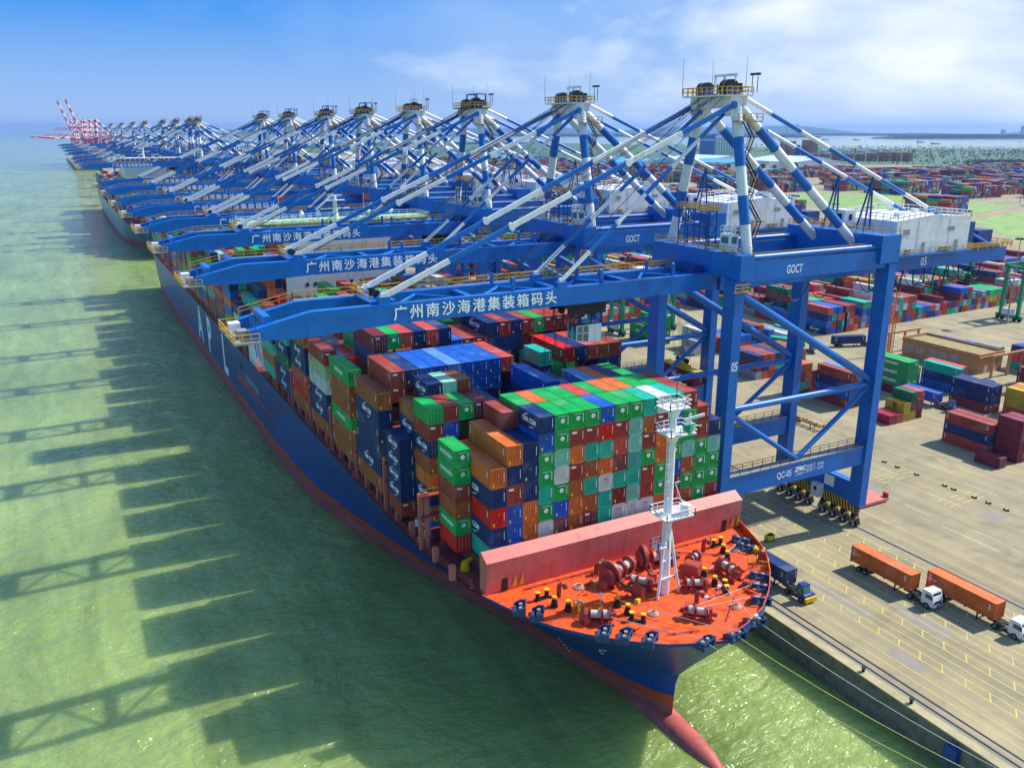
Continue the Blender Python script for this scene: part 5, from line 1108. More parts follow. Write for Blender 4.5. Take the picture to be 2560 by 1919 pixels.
def make_trolley(t, x, cab=True):
    e = empty('trolley', (X(x), 0, 48.0)); e.parent = t
    b = MB(); b.box(-3.6, 3.6, -3.0, 3.0, 0.2, 0.7); b.box(-3.4, 3.4, -3.1, -2.6, -0.9, 0.2); b.box(-3.4, 3.4, 2.6, 3.1, -0.9, 0.2)
    for dx in (-3, -1, 1, 3):
        for y in (-2.6, 2.6): b.bar((dx, y, -2.6), (dx * 0.9, y, 0.2), 0.16, 0.16)
    b.bar((-3, -2.6, -2.6), (3, -2.6, -2.6), 0.2, 0.2); b.bar((-3, 2.6, -2.6), (3, 2.6, -2.6), 0.2, 0.2); b.bar((-3, -2.6, -2.6), (0, -2.6, 0.2), 0.14, 0.14); b.bar((0, -2.6, 0.2), (3, -2.6, -2.6), 0.14, 0.14)
    b.build('trolley_frame', 'dark', e)
    for dx in (-2, 0, 2):
        b = MB(); b.disc((dx, -1.6, -0.9), 'y', 0.6, 0.4, 12); b.disc((dx, 1.6, -0.9), 'y', 0.6, 0.4, 12); b.build('rope_sheave', 'dark', e)
    if cab:
        b = MB(); b.box(0.2, 2.6, -3.2, -0.6, -5.4, -2.6, 0); b.build('cab_body', 'white', e)
        b = MB(); b.poly([(-2.0, -5.0), (0.2, -5.4), (0.2, -2.7), (-2.0, -2.7)], 'y', -3.15, -0.65); b.build('cab_window', 'glass_teal', e)
        b = MB()
        for p, q in (((-2.03, -3.2, -5.0), (-2.03, -3.2, -2.65)), ((0.2, -3.2, -5.4), (0.2, -3.2, -2.65)), ((-2.03, -3.2, -2.65), (0.2, -3.2, -2.65)), ((-2.03, -3.2, -5.0), (0.2, -3.2, -5.42)), ((-2.03, -0.6, -5.0), (-2.03, -0.6, -2.65)), ((-2.03, -3.2, -3.8), (0.2, -3.2, -3.9)), ((-2.03, -3.2, -5.0), (-2.03, -0.6, -5.0)), ((-0.9, -3.2, -5.2), (-0.9, -3.2, -2.65)), ((-2.03, -1.9, -5.0), (-2.03, -1.9, -2.65))): b.bar(p, q, 0.12, 0.12)
        b.build('cab_frame', 'white', e)
        b = MB(); b.rail([(2.6, -3.2, -5.4), (3.5, -3.2, -5.4), (3.5, -0.6, -5.4)], 1.1, 0.9, 0.05); b.build('cab_rail', 'grey', e)
    return e
def hanging_ropes(t, x, z, name='hoist_fall'):
    b = MB()
    for dx in (-1.1, 1.1):
        for y in (-2.2, -1.8, 1.8, 2.2): b.tube((X(x) + dx, y, 48), (X(x) + dx * 0.8, y * 0.8, z), 0.035, 4)
    return b.build(name, 'rope', t)
NAME_CN = '广州南沙海港集装箱码头'
def crane_text(t, num, full=True):
    write(NAME_CN, (X(52.4), -3.9 - 0.64, 50.5), '-y', 2.1, t, 1.0, 0.0, 1.29, material='letter', heavy=0.022)
    write('GOCT', (X(107.8), -HWY - 0.87, 52.6), '-y', 2.0, t, 0.62, 0.014)
    if num:
        write(num, (CXW + 0.05, -HWY - 1.42, 37.3), '-y', 2.2, t, 0.62, 0.012); write(num, (X(148.5), -4.57, 50.2), '-y', 2.3, t, 0.8, 0.012)
        write('QC-' + num, (X(110.0), -HWY - 0.92, 15.3), '-y', 1.75, t, 0.72, 0.01)
        write('ZPMC', (X(113.9), -HWY - 0.92, 15.7), '-y', 1.25, t, 0.8, 0.05, 1.0, 0.2); write('上海振华', (X(113.9), -HWY - 0.92, 14.75), '-y', 0.6, t, 1.0, 0.0)
        write('自身下  50吨\n起吊下  41吨', (X(117.6), -HWY - 0.92, 15.4), '-y', 0.8, t, 1.0, 0.0)
        write('422', (X(130.5) - 0.03, -3.4, 7.9), '-x', 1.2, t, 1.0, 0.0, material='letter_dark')
CRANES = [(114, 'a', '05', 72), (160, 'a', '06', 127), (208, 'b', None, 88), (250, 'a', None, 60), (296, 'b', None, 104), (342, 'b', None, 70), (402, 'b', None, 84), (457, 'b', None, 60), (668, 'b', None, 80), (704, 'b', None, 96), (784, 'b', None, 66), (875, 'b', None, 100), (1038, 'b', None, 70), (1180, 'b', None, 85), (1356, 'b', None, 70), (1568, 'b', None, 90)]
proto = {'a': make_crane('a'), 'b': make_crane('b')}; used = {}
for n, (y, kind, num, tx) in enumerate(CRANES):
    t = proto[kind] if kind not in used else copy_tree(used[kind])
    if kind not in used:
        used[kind] = copy_tree(t)                                    # keep a clean set to copy from
    t.location = (CX0, y, 0)
    nth = ['nearest', 'second nearest'] + [ORD[k] + ' nearest' for k in range(2, 20)]
    tag(t, f'blue quay crane with striped white mast and lowered boom, {nth[n]} to the camera' if n else 'blue quay crane numbered 05 with striped white mast, nearest to the camera', 'crane', 'blue quay cranes along the quay')
    make_trolley(t, tx, n < 3)
    if n in (2, 3): hanging_ropes(t, tx, 40)
    if n == 0: hanging_ropes(t, tx - 4, 38.4)
    crane_text(t, num)
for k in used:
    def kill(o):
        for ch in list(o.children): kill(ch)
        bpy.data.objects.remove(o)
    kill(used[k])
# red and white cranes of the next terminal, booms raised on two of them
def red_crane(x, y, up, label):
    t = empty('harbour_crane', (x, y, 0)); t.scale = (1.1, 1.1, 1.1); tag(t, label, 'crane', 'red and white cranes of the far terminal')
    for dx in (-16, 16):
        for dy in (-10, 10):
            b = MB(); b.box(dx - 1.2, dx + 1.2, dy - 1.4, dy + 1.4, 0, 50); b.build('leg', 'red', t)
    b = MB(); b.box(-17, 17, -11.4, -8.6, 48, 52); b.box(-17, 17, 8.6, 11.4, 48, 52); b.box(-18, -14, -11, 11, 50, 54); b.build('upper_beam', 'red', t)
    b = MB(); b.striped((0, -3.5, 52), (62, -3.5, 52), 1.4, 8, [0, 1], 6); b.striped((0, 3.5, 52), (62, 3.5, 52), 1.4, 8, [0, 1], 6); b.build('rear_girder', ['red', 'white'], t)
    for s in (-1, 1):
        b = MB(); b.striped((-15, s * 9, 54), (-13, s * 3, 84), 1.3, 6, [1, 0], 8); b.build('mast_leg', ['red', 'white'], t)
        b = MB(); b.striped((-13, s * 3, 84), (18, s * 4, 54), 1.1, 7, [1, 0], 8); b.build('rear_mast_leg', ['red', 'white'], t)
        tip = (-40, s * 3.5, 122) if up else (-92, s * 3.5, 52)
        b = MB(); b.striped((-18, s * 3.5, 52), tip, 1.5, 9, [0, 1], 6); b.build('boom', ['red', 'white'], t)
        mid = Vector((-18, s * 3.5, 52)).lerp(Vector(tip), 0.75)
        b = MB(); b.striped((-13, s * 3, 84), mid, 0.5, 5, [0, 1], 6); b.build('fore_stay', ['red', 'white'], t)
    b = MB(); b.box(22, 44, -6, 6, 54, 61); b.build('machinery_house', 'white', t)
red_crane(96, 2130, True, 'red and white harbour crane with its paired boom raised highest'); red_crane(82, 2250, True, 'red and white harbour crane with raised boom, left of the highest')
red_crane(112, 1975, False, 'red and white harbour crane with boom lowered, nearest of the far group'); red_crane(104, 2050, False, 'red and white harbour crane with boom lowered, second of the far group'); red_crane(76, 2330, False, 'red and white harbour crane with boom lowered, farthest of the far group')
for n, y in enumerate((2010, 2085, 2165, 2200, 2290, 2380)): red_crane(112 - 6 * n, y, False, f'red harbour crane, boom lowered, {ORD[n]} of the six standing close together at far left')
# the box under crane 06 with its spreader
sp_ = empty('spreader', (127, 154.0, 20.4)); tag(sp_, 'yellow spreader frame hanging from the crane over a maroon container', 'spreader')
b = MB(); b.box(-1.1, 1.1, -6.0, 6.0, 0.3, 0.7); b.box(-1.2, 1.2, -6.2, -5.5, 0.0, 0.8); b.box(-1.2, 1.2, 5.5, 6.2, 0.0, 0.8); b.build('beam', 'yellow', sp_)
b = MB(); b.poly([(-2.4, 0.7), (2.4, 0.7), (1.6, 1.9), (-1.6, 1.9)], 'x', -0.9, 0.9); b.build('head_block', 'yellow', sp_)
for y in (-1.5, 0, 1.5):
    b = MB(); b.disc((0, y, 2.2), 'x', 0.7, 0.5, 14); b.build('sheave', 'black', sp_)
b = MB()
for dx in (-0.9, 0.9):
    for y in (-1.8, -1.4, 1.4, 1.8): b.tube((dx, y, 2.2), (dx, y + 6, 27.6), 0.035, 4)
b.build('hoist_fall', 'rope', sp_)
container(125.8, 148.0, 17.5, 12.19, 2.9, 'maroon', 'cma', False, 'maroon container hanging from a yellow spreader behind the near crane leg', 'containers in the yard')
# ------------------------------------------------------------------ the second ship, beyond the first
ship2 = empty('container_ship', (SX, 590, ZW)); tag(ship2, 'grey-green hulled container ship moored astern of the near ship', 'ship')
SH = 515.0
ST2 = ST; me2, _r = hull_mesh('hull', STERN, ['hull_grey', 'boot', 'anti'], SX, SH)
o = obj('hull', me2, ship2); o.location = -Vector(ship2.location)
def sp2(o):
    o.parent = ship2; o.location = Vector(o.location) - ship2.location; return o
sp2(sheet('deck', [(x, y + SH) for x, y in [(SX - 14, 77)] + main + [(SX + 14, 77)]], DECK - 0.02, 'deck_red', None))
b = MB(); b.box(52, 82, 735, 749, DECK, 50); b.build('house_wall', 'white'); sp2(bpy.context.scene.objects['house_wall'] if 0 else COL.objects[-1])
b = MB(); b.box(41.5, 92.5, 734, 748, 50, 53.5); sp2(b.build('bridge', 'white'))
for k in range(14):
    b = MB(); b.box(43 + 3.5 * k, 45.6 + 3.5 * k, 733.9, 734, 51.3, 52.8); sp2(b.build('bridge_window', 'glass'))
b = MB(); b.tube((67, 741, 53.5), (67, 741, 62), 0.8, 8, 0.4); b.box(62, 72, 740.6, 741.4, 58, 58.4); sp2(b.build('radar_mast', 'white'))
b = MB(); b.box(60, 74, 905, 918, DECK, 42); sp2(b.build('funnel', 'white'))
heap2 = Heap(); rnd = random.Random(21)
for k in range(26):
    y = 612 + 15.2 * k
    if 722 < y < 752 or 895 < y < 920 or y > 980: continue
    nn = 20 if k > 2 else 12 + 3 * k; i0 = (20 - nn) // 2
    for i in range(i0, i0 + nn):
        n = rnd.choice([4, 5, 6, 6, 7])
        for t in range(n):
            if t == n - 1 or i == i0 or rnd.random() < 0.6: heap2.add(cx_(i), y, BASE + STD * t, 12.19, STD, rnd.choice(PAL))
heap2.build('stacked_containers', 'mixed colour containers stacked on the second ship')
# far freighter out on the water to the left
fs = empty('far_freighter', (-330, 2300, ZW)); tag(fs, 'tiny dark freighter far out on the water at the left edge', 'ship')
b = MB(); b.poly([(-22, 0), (22, 0), (24, 6), (-24, 6)], 'y', -6, 6); b.build('hull', 'dark', fs); b = MB(); b.box(-19, -11, -5, 5, 6, 15); b.build('house', 'brick', fs)

# ------------------------------------------------------------------ yard stacks
def yard_stack(x, y, tiers, L, phrase, gap=0.0, base=0.0, hh=STD, doors=False):
    """One pile, colours from bottom to top; phrase says which pile it is."""
    z = base
    for t, it in enumerate(tiers):
        c, lg = it if isinstance(it, tuple) else (it, 'auto')
        if lg == 'auto': lg = auto_logo(c, rnd)
        pos = 'single box' if len(tiers) == 1 else ('top' if t == len(tiers) - 1 else ('bottom' if t == 0 else ORD[t] + ' tier'))
        if y > 205 and lg in (None, 'tex') and c not in ('white',): yh.add(x, y, z, L, hh - 0.012, c); z += hh; continue
        container(x, y, z, L, hh - 0.012, c, lg, doors and rnd.random() < 0.7, f'{c} container, {pos}, {phrase}', 'containers in the yard'); z += hh
L40, L20 = 12.19, 6.06
EV, CG, MS, CO, CS = ('green', 'ev'), ('navy', 'cma'), ('yellow', 'msc'), ('grey', 'cosco'), ('teal', 'cs')
YS = [  # nearest block, by the lower right
    (189.4, 115.5, ['salmon red', ('navy', None), 'red brown'], L40, 'in the long red and blue pile at lower right'),
    (190.9, 109.2, ['maroon'] * 4, L20, 'in the tall maroon pile at the right edge'), (193.5, 109.2, ['maroon', 'red brown', 'maroon', 'maroon'], L20, 'behind the tall maroon pile at right edge'), (196.1, 109.4, ['maroon', 'yellow', 'maroon'], L20, 'second behind the tall maroon pile'),
    (184.0, 109.0, ['maroon'], L20, 'standing alone before the tall maroon pile'),
    (192.1, 115.7, ['crimson', 'salmon red', 'red brown'], L40, 'second row of the long red pile at lower right'), (194.8, 116.0, ['red brown', 'crimson'], L40, 'third row of the long red pile at lower right'),
    (187.2, 141.6, ['crimson'], L20, 'outermost low row beside the bold-lettered yellow pile'), (189.8, 141.6, ['salmon red'], L20, 'second low row beside the bold-lettered yellow pile'), (192.6, 141.7, [MS, MS], L20, 'in the pair beside the maroon pile'),
    (195.2, 141.8, ['yellow', 'maroon', 'dark green'], L20, 'behind the yellow pair in the yard'), (197.9, 141.9, ['maroon', 'maroon', 'salmon red'], L20, 'last row of the yellow and maroon group'),
    (188.5, 156.3, ['red brown', 'blue', 'navy', 'red brown'], L40, 'pile seen between the near crane legs, first row'), (191.1, 156.6, ['navy', 'blue', 'blue', 'light blue'], L40, 'pile between the near crane legs, second row'), (193.7, 157, ['blue', 'navy', 'red brown'], L40, 'pile between the near crane legs, third row'),
    (182.6, 169.4, ['dark green', 'teal', 'red brown', 'salmon red'], L20, 'short pile left of the near crane land leg'), (185.2, 169.6, ['maroon', 'grey', 'orange', 'orange'], L20, 'second row of short pile by crane land leg'), (187.8, 170.0, ['orange', 'salmon red', 'brown'], L20, 'third row of short pile by crane land leg'),
    (211.4, 145.7, ['blue'], L40, 'on a trailer in front of the green lettered pile', 1.5), (227.4, 151.0, ['blue', ('navy', None), ('teal', None)], L40, 'pile before the tan building, first row'), (230.0, 152, ['navy', 'red brown', 'salmon red'], L40, 'pile before the tan building, second row'),
    (212.0, 156.5, ['maroon', EV, EV, EV], L40, 'green pile before the tan building, first row'), (214.6, 156.9, ['maroon', 'green', EV, EV], L40, 'green pile before the tan building, second row'), (217.3, 158, ['navy', 'blue', EV], L40, 'green pile before the tan building, third row'),
    (218.8, 135.1, ['red brown', ('navy', None), ('navy', None)], L40, 'navy pile right of the yellow group, first row'), (221.4, 135.4, ['red brown', 'navy', 'navy'], L40, 'navy pile right of the yellow group, second row'),
    (222.6, 121.5, ['salmon red', MS, MS], L40, 'yellow pile at the right edge, first row'), (225.3, 122.0, ['red brown', 'salmon red', 'orange'], L40, 'yellow pile at the right edge, second row'), (228.0, 122.5, ['navy', 'yellow', 'yellow'], L40, 'yellow pile at the right edge, third row'),
    (258.5, 138.0, ['maroon', 'crimson', 'red brown', 'crimson'], L40, 'crimson pile right of the tan building, first row'), (261.2, 138.3, ['maroon', 'red brown', 'crimson', 'crimson'], L40, 'crimson pile right of the tan building, second row'), (246, 133, ['red brown', 'maroon', 'maroon'], L40, 'maroon pile near the blue van, first row'), (248.7, 133, ['yellow', 'maroon', 'salmon red'], L40, 'maroon pile near the blue van, second row'),
    (272.5, 168.0, [CO], L40, 'grey single box behind the tan building', 2.6), (272.5, 168.0, ['navy'], L40, 'under the grey box behind the tan building'), (269.5, 176.0, ['blue', 'blue'], L40, 'blue pair behind the tan building'),
    # the row across the truck road
    (252.6, 223.4, ['navy', 'blue', 'navy', 'salmon red'], L40, 'row across the truck road, first column'), (255.3, 223.6, ['blue', 'red brown', 'teal', 'blue'], L40, 'row across the truck road, second column'), (258.0, 223.4, ['navy', 'navy', 'salmon red', 'blue'], L40, 'row across the truck road, third column'), (260.7, 223.5, ['blue', 'teal', 'red brown'], L40, 'row across the truck road, fourth column'),
    (273.0, 224.8, ['grey', CO, 'blue', CS], L40, 'teal topped pile across the road, first column'), (275.7, 225, ['red brown', 'blue', 'navy', CS], L40, 'teal topped pile across the road, second column'), (278.4, 225, ['salmon red', 'teal', 'red brown'], L40, 'teal topped pile across the road, third column'),
    (307.4, 225.8, [CO, CS], L40, 'low pile across the road, first column'), (310.1, 226, ['red brown', 'blue'], L40, 'low pile across the road, second column'), (312.8, 226, ['navy', 'blue'], L40, 'low pile across the road, third column'), (315.5, 226, ['navy', 'salmon red'], L40, 'low pile across the road, fourth column'), (318.2, 226, ['blue', 'white'], L40, 'low pile across the road, fifth column'),
    (334.6, 227.0, ['navy', CS, 'red brown', 'blue'], L40, 'blue topped pile across the road, first column'), (337.3, 227, ['red brown', 'pale green', 'navy', 'blue'], L40, 'blue topped pile across the road, second column'), (340, 227, ['salmon red', 'teal', 'red brown', 'red brown'], L40, 'blue topped pile across the road, third column'), (342.7, 227.2, ['blue', 'navy', 'teal'], L40, 'blue topped pile across the road, fourth column'),
    (371.5, 228.9, ['red brown', 'red brown', 'salmon red', ('white', 'maersk')], L40, 'star emblem pile far right, first column'), (374.2, 229, ['red brown', 'salmon red', 'red brown', 'white'], L40, 'star emblem pile far right, second column'), (377, 229, ['teal', 'red brown', 'salmon red'], L40, 'star emblem pile far right, third column'),
    # seen under the boom, behind the crane legs
    (186.5, 240.0, [EV, EV, EV, EV], L40, 'tall green pile behind crane 06, first row'), (183.8, 242, ['dark green', EV, 'green'], L40, 'tall green pile behind crane 06, outer row'), (189.2, 240, ['green', EV, 'green', 'green'], L40, 'tall green pile behind crane 06, second row'),
    (193.0, 223.0, ['white', 'white', ('white', 'maersk')], L40, 'white pile with star emblem behind crane 06, first row'), (195.7, 223, ['red brown', 'white', 'grey'], L40, 'white pile behind crane 06, second row'), (198.4, 223, ['salmon red', 'red brown'], L40, 'white pile behind crane 06, third row'), (188.5, 222, ['white', 'grey'], L20, 'low white pair behind the hanging container'),
    (201.0, 219.0, ['white', 'salmon red'], L20, 'short pile right of the white pile behind crane 06'), (214.0, 222, ['blue', 'navy', 'navy'], L40, 'navy pile between the two land legs, first row'), (216.7, 222, ['navy', 'blue', 'red brown'], L40, 'navy pile between the two land legs, second row'), (223, 223, ['navy', 'blue'], L40, 'low navy pair between the two land legs'), (232, 224, ['white'], L40, 'long white box on the ground between the land legs'), (234.7, 225, ['grey'], L40, 'long grey box on the ground between the land legs'), (240, 226, [CS], L40, 'long teal box on the ground right of the white one'),
]
rnd = random.Random(5); yh = Heap()
for q in YS:
    x, y, tiers, L, ph = q[:5]; yard_stack(x, y, tiers, L, ph, 0, q[5] if len(q) > 5 else 0.0, doors=True)
rnd = random.Random(8)
PALY = ['red brown'] * 8 + ['salmon red'] * 8 + ['maroon'] * 5 + ['navy'] * 5 + ['blue'] * 5 + ['teal'] * 4 + ['green'] * 3 + ['white'] * 2 + ['grey'] * 2 + ['orange'] * 3 + ['yellow'] * 2 + ['dark green', 'crimson', 'pale teal', 'brown']
def block(x0, x1, y0, rows, hmin, hmax, pitch=12.6, fill=0.9):
    for r in range(rows):
        x = x0; h_ = rnd.randint(hmin, hmax); col = rnd.choice(PALY)
        while x < x1:
            if rnd.random() < 0.35: h_ = rnd.randint(hmin, hmax)
            if rnd.random() < 0.5: col = rnd.choice(PALY)
            if rnd.random() < fill:
                for t in range(h_):
                    c = col if rnd.random() < 0.35 else rnd.choice(PALY)
                    if t >= h_ - 2 or r == 0 or rnd.random() < 0.5: yh.add(x, y0 + r * pitch, t * STD, 12.19, STD, c)
            x += 2.62
# blocks behind the row across the road, and along the quay to the far end
def road_gap(x): return int(x // 130) % 2
for y0, rows, xa, xb, lo, hi in ((236.5, 3, 252, 400, 2, 5), (243, 1, 404, 480, 2, 4), (282, 4, 185, 470, 2, 4), (345, 4, 185, 520, 2, 5), (408, 4, 185, 480, 2, 5), (472, 4, 185, 520, 2, 5), (536, 4, 185, 560, 2, 5), (600, 4, 185, 640, 3, 5), (664, 4, 190, 620, 3, 5), (728, 4, 190, 640, 3, 5), (792, 4, 190, 640, 3, 5), (860, 4, 190, 650, 3, 5), (930, 4, 190, 700, 3, 5), (1010, 5, 190, 900, 3, 6), (1095, 5, 190, 1000, 3, 6), (1180, 5, 190, 1050, 3, 6), (1275, 5, 190, 1050, 3, 6), (1380, 5, 190, 900, 3, 6), (1500, 5, 200, 900, 3, 6), (1620, 5, 200, 1000, 3, 6), (1760, 5, 200, 900, 3, 6)):
    x = xa
    while x < xb:
        w = rnd.choice([42, 52, 68]); block(x, min(x + w, xb), y0, rows, lo, hi); x += w + rnd.choice([9, 16, 24])
for x0, x1, y0, rows, lo, hi in ((186, 206, 190, 1, 1, 3), (262, 268, 223.5, 1, 2, 4), (281, 303, 225, 1, 2, 4), (321, 332, 226.5, 1, 2, 3), (345, 368, 227.5, 1, 2, 4), (380, 440, 229, 1, 3, 4), (200, 213, 221, 1, 1, 2), (270, 300, 138, 2, 3, 4), (264, 300, 110, 2, 3, 4), (232, 300, 96, 2, 3, 4)):
    block(x0, x1, y0, rows, lo, hi)
# far yard beyond the grass
for x0, x1, y0, rows, lo, hi in ((720, 745, 512, 4, 5, 6), (890, 950, 690, 5, 5, 6), (905, 960, 620, 3, 4, 6), (880, 940, 770, 3, 4, 6), (760, 830, 790, 4, 5, 7), (760, 860, 870, 4, 5, 6), (980, 1080, 560, 4, 4, 6), (980, 1080, 640, 5, 4, 6), (985, 1060, 730, 5, 4, 6), (960, 1080, 830, 5, 4, 6), (1100, 1200, 600, 5, 4, 6), (1110, 1230, 700, 6, 4, 6), (1120, 1240, 810, 6, 4, 7), (1100, 1230, 920, 5, 4, 6), (1280, 1420, 800, 6, 4, 6), (1270, 1420, 920, 5, 4, 6), (1460, 1580, 980, 4, 4, 6), (1060, 1200, 1020, 5, 4, 6), (840, 1000, 960, 4, 4, 6), (1100, 1230, 500, 4, 4, 6), (880, 960, 480, 5, 4, 6), (960, 1060, 430, 5, 3, 5)):
    block(x0, x1, y0, rows, lo, hi)
yh.build('yard_containers', 'rows of mixed colour containers stacked across the container yard')

# ------------------------------------------------------------------ yard furniture
def gantry(x, y, label, span=24.0, h_=21.0):
    t = empty('yard_gantry_crane', (x, y, 0)); tag(t, label, 'gantry crane', 'green yard gantry cranes')
    for dx in (0, span):
        for dy in (-3.6, 3.6):
            b = MB(); b.box(dx - 0.6, dx + 0.6, dy - 0.6, dy + 0.6, 1.6, h_); b.build('leg', 'rtg', t)
        b = MB(); b.box(dx - 0.6, dx + 0.6, -5.4, 5.4, 1.2, 2.4); b.build('sill', 'rtg', t)
        for dy in (-4.6, -2.6, 2.6, 4.6):
            b = MB(); b.disc((dx, dy, 0.8), 'x', 0.8, 0.7, 14); b.build('wheel', 'tyre', t)
        b = MB(); b.bar((dx, -3.6, 6), (dx, 3.6, h_ - 2), 0.4, 0.4); b.box(dx - 0.7, dx + 0.7, -4.2, 4.2, h_, h_ + 1.2); b.build('end_frame', 'rtg', t)
    for dy in (-3.6, 3.6):
        b = MB(); b.box(-1.5, span + 1.5, dy - 0.6, dy + 0.6, h_ + 0.2, h_ + 2.0); b.build('girder', 'rtg', t)
    b = MB(); b.box(span * 0.3, span * 0.3 + 5, -3.4, 3.4, h_ + 2.0, h_ + 4.0); b.build('trolley', 'white', t)
    b = MB(); b.box(span * 0.3 + 1, span * 0.3 + 3, -3.4, -1.2, h_ - 2.6, h_ - 0.2); b.build('cab', 'glass_teal', t)
    b = MB(); b.box(-1.6, -0.6, -2.4, 2.4, 2.4, 5.0); b.build('power_unit', 'white', t)
    b = MB(); b.rail([(-1.5, -4.3, h_ + 2), (span + 1.5, -4.3, h_ + 2)], 1.1, 2.4, 0.06); b.build('girder_rail', 'rail_y', t)
gantry(339.3, 207.8, 'green yard gantry crane at the right edge by the light pole'); gantry(183.2, 262, 'green yard gantry crane behind the tall green pile'); gantry(182.0, 318, 'green yard gantry crane second behind the second quay crane'); gantry(204, 372, 'green yard gantry crane above the middle of the yard'); gantry(300, 300, 'green yard gantry crane among the stacks right of the near crane'); gantry(420, 372, 'green yard gantry crane far right in the middle distance')
def pole(x, y, h_, label):
    t = empty('light_pole', (x, y, 0)); tag(t, label, 'light pole', 'tall light poles of the yard')
    b = MB(); b.tube((0, 0, 0), (0, 0, h_), 0.35, 8, 0.14); b.build('shaft', 'grey', t)
    b = MB(); b.disc((0, 0, h_), 'z', 1.5, 0.2, 12)
    for k in range(8): b.cbox((1.6 * math.cos(k * 0.785), 1.6 * math.sin(k * 0.785), h_ - 0.3), (0.6, 0.6, 0.5))
    b.build('lamp_ring', 'dark', t)
for n, (x, y, h_) in enumerate(((332.5, 204, 34), (520, 300, 34), (700, 420, 34), (640, 500, 34), (1000, 600, 36), (1230, 740, 36), (1150, 640, 36), (1480, 900, 36), (1560, 1080, 36), (900, 560, 36))):
    pole(x, y, h_, ['slender grey light pole at the right edge by the green gantry', 'grey light pole right of the machinery house', 'grey light pole on the near grass edge', 'grey light pole left of the striped container block', 'grey light pole before the far blue stacks', 'grey light pole behind the far blue stacks', 'grey light pole right of the far teal stacks', 'grey light pole near the far tree line', 'farthest grey light pole by the tree line', 'grey light pole by the middle grass strip'][n])
lm = empty('lattice_mast', (248.6, 191.6, 0)); tag(lm, 'orange lattice mast standing on the concrete beside the tan building', 'mast')
for dx in (0, 1.3):
    for dy in (0, 1.3):
        b = MB(); b.bar((dx, dy, 0), (dx, dy, 23), 0.16, 0.16); b.build('chord', 'orange', lm)
b = MB()
for k in range(17):
    z = 0.8 + k * 1.35
    for p, q in (((0, 0, z), (1.3, 0, z)), ((0, 0, z), (0, 1.3, z)), ((0, 0, z), (1.3, 0, z + 1.35)), ((0, 1.3, z + 1.35), (0, 0, z))): b.bar(p, q, 0.1, 0.1)
b.build('lacing', 'orange', lm)
# tan building
bd = empty('yard_building', (253.0, 162, 0)); tag(bd, 'flat roofed tan building with barred windows in the yard', 'building')
b = MB(); b.box(0, 12, 0, 28, 0, 5.4); b.build('wall', 'tan', bd)
b = MB(); b.box(-0.6, 12.6, -0.6, 28.6, 5.4, 5.7); b.build('cornice', 'tan', bd)
b = MB()
for q in ((-0.3, 0, -0.3, 28.3), (12, 12.3, -0.3, 28.3)): b.box(q[0], q[1], q[2], q[3], 5.7, 6.6)
for q in ((-0.3, 0), (28, 28.3)): b.box(0, 12, q[0], q[1], 5.7, 6.6)
b.build('parapet', 'tan', bd)
b = MB(); b.box(0.05, 11.95, 0.05, 27.95, 5.71, 5.8); b.build('roof', 'roof_tan', bd)
for y in (7.5, 11.5, 15.0, 20.0, 24.0):
    w = empty('window', (-0.02, y, 2.2)); w.parent = bd
    b = MB(); b.box(-0.05, 0.02, 0, 2.2, 0, 2.0); b.build('pane', 'glass', w)
    b = MB()
    for k in range(5): b.box(-0.12, -0.05, 0.55 * k - 0.05, 0.55 * k + 0.05, -0.05, 2.05)
    for k in range(4): b.box(-0.13, -0.06, -0.05, 2.25, 0.66 * k - 0.05, 0.66 * k + 0.05)
    b.build('window_bar', 'white', w)
for x in (3.0, 7.0):
    b = MB(); b.box(x, x + 1.8, -0.05, 0.0, 0.1, 2.6); b.build('door', 'white', bd)
for (x0, y0, label) in ((250.0, 193.5, 'tan concrete portal frame left of the tan building'), (252.5, 157.0, 'tan concrete portal frame right of the tan building')):
    t = empty('portal_frame', (x0, y0, 0)); tag(t, label, 'frame')
    for x in (0, 8, 15):
        b = MB(); b.box(x, x + 0.6, 0, 0.6, 0, 6.8); b.build('post', 'tan', t)
    b = MB(); b.box(-0.3, 15.9, -0.02, 0.62, 6.8, 7.5); b.build('beam', 'tan', t)
# hatch cover on the quay
hcv = empty('hatch_cover', (138.2, 108.7, 0)); tag(hcv, 'salmon hatch cover panel laid on the quay behind the near crane leg', 'hatch cover')
b = MB(); b.box(0, 8.6, 0, 14.5, 0.35, 0.9); b.build('panel', 'salmon', hcv)
b = MB()
for k in range(5): b.box(0.3, 8.3, 0.4 + 3.3 * k, 0.8 + 3.3 * k, 0.0, 0.35)
b.build('bearer', 'winch', hcv)
b = MB(); b.box(8.3, 8.5, 0.1, 1.4, 0.9, 1.9); b.build('flag', 'letter_red', hcv)
gs = empty('generator', (111.0, 106.6, 0)); tag(gs, 'small yellow generator box on the quay beside the bow', 'generator')
b = MB(); b.box(0, 1.7, 0, 1.0, 0.25, 1.2); b.build('housing', 'yellow', gs); b = MB(); b.box(0.6, 1.6, 0.1, 0.9, 1.2, 1.4); b.tube((0.3, 0.5, 1.2), (0.3, 0.5, 1.7), 0.07, 6); b.build('hood', 'dark', gs); b = MB(); b.box(1.7, 1.75, 0.1, 0.9, 0.35, 1.1); b.build('radiator', 'dark', gs)
for dx in (0.25, 1.4):
    b = MB(); b.disc((dx, 0.5, 0.22), 'y', 0.22, 1.1, 10); b.build('wheel', 'tyre', gs)

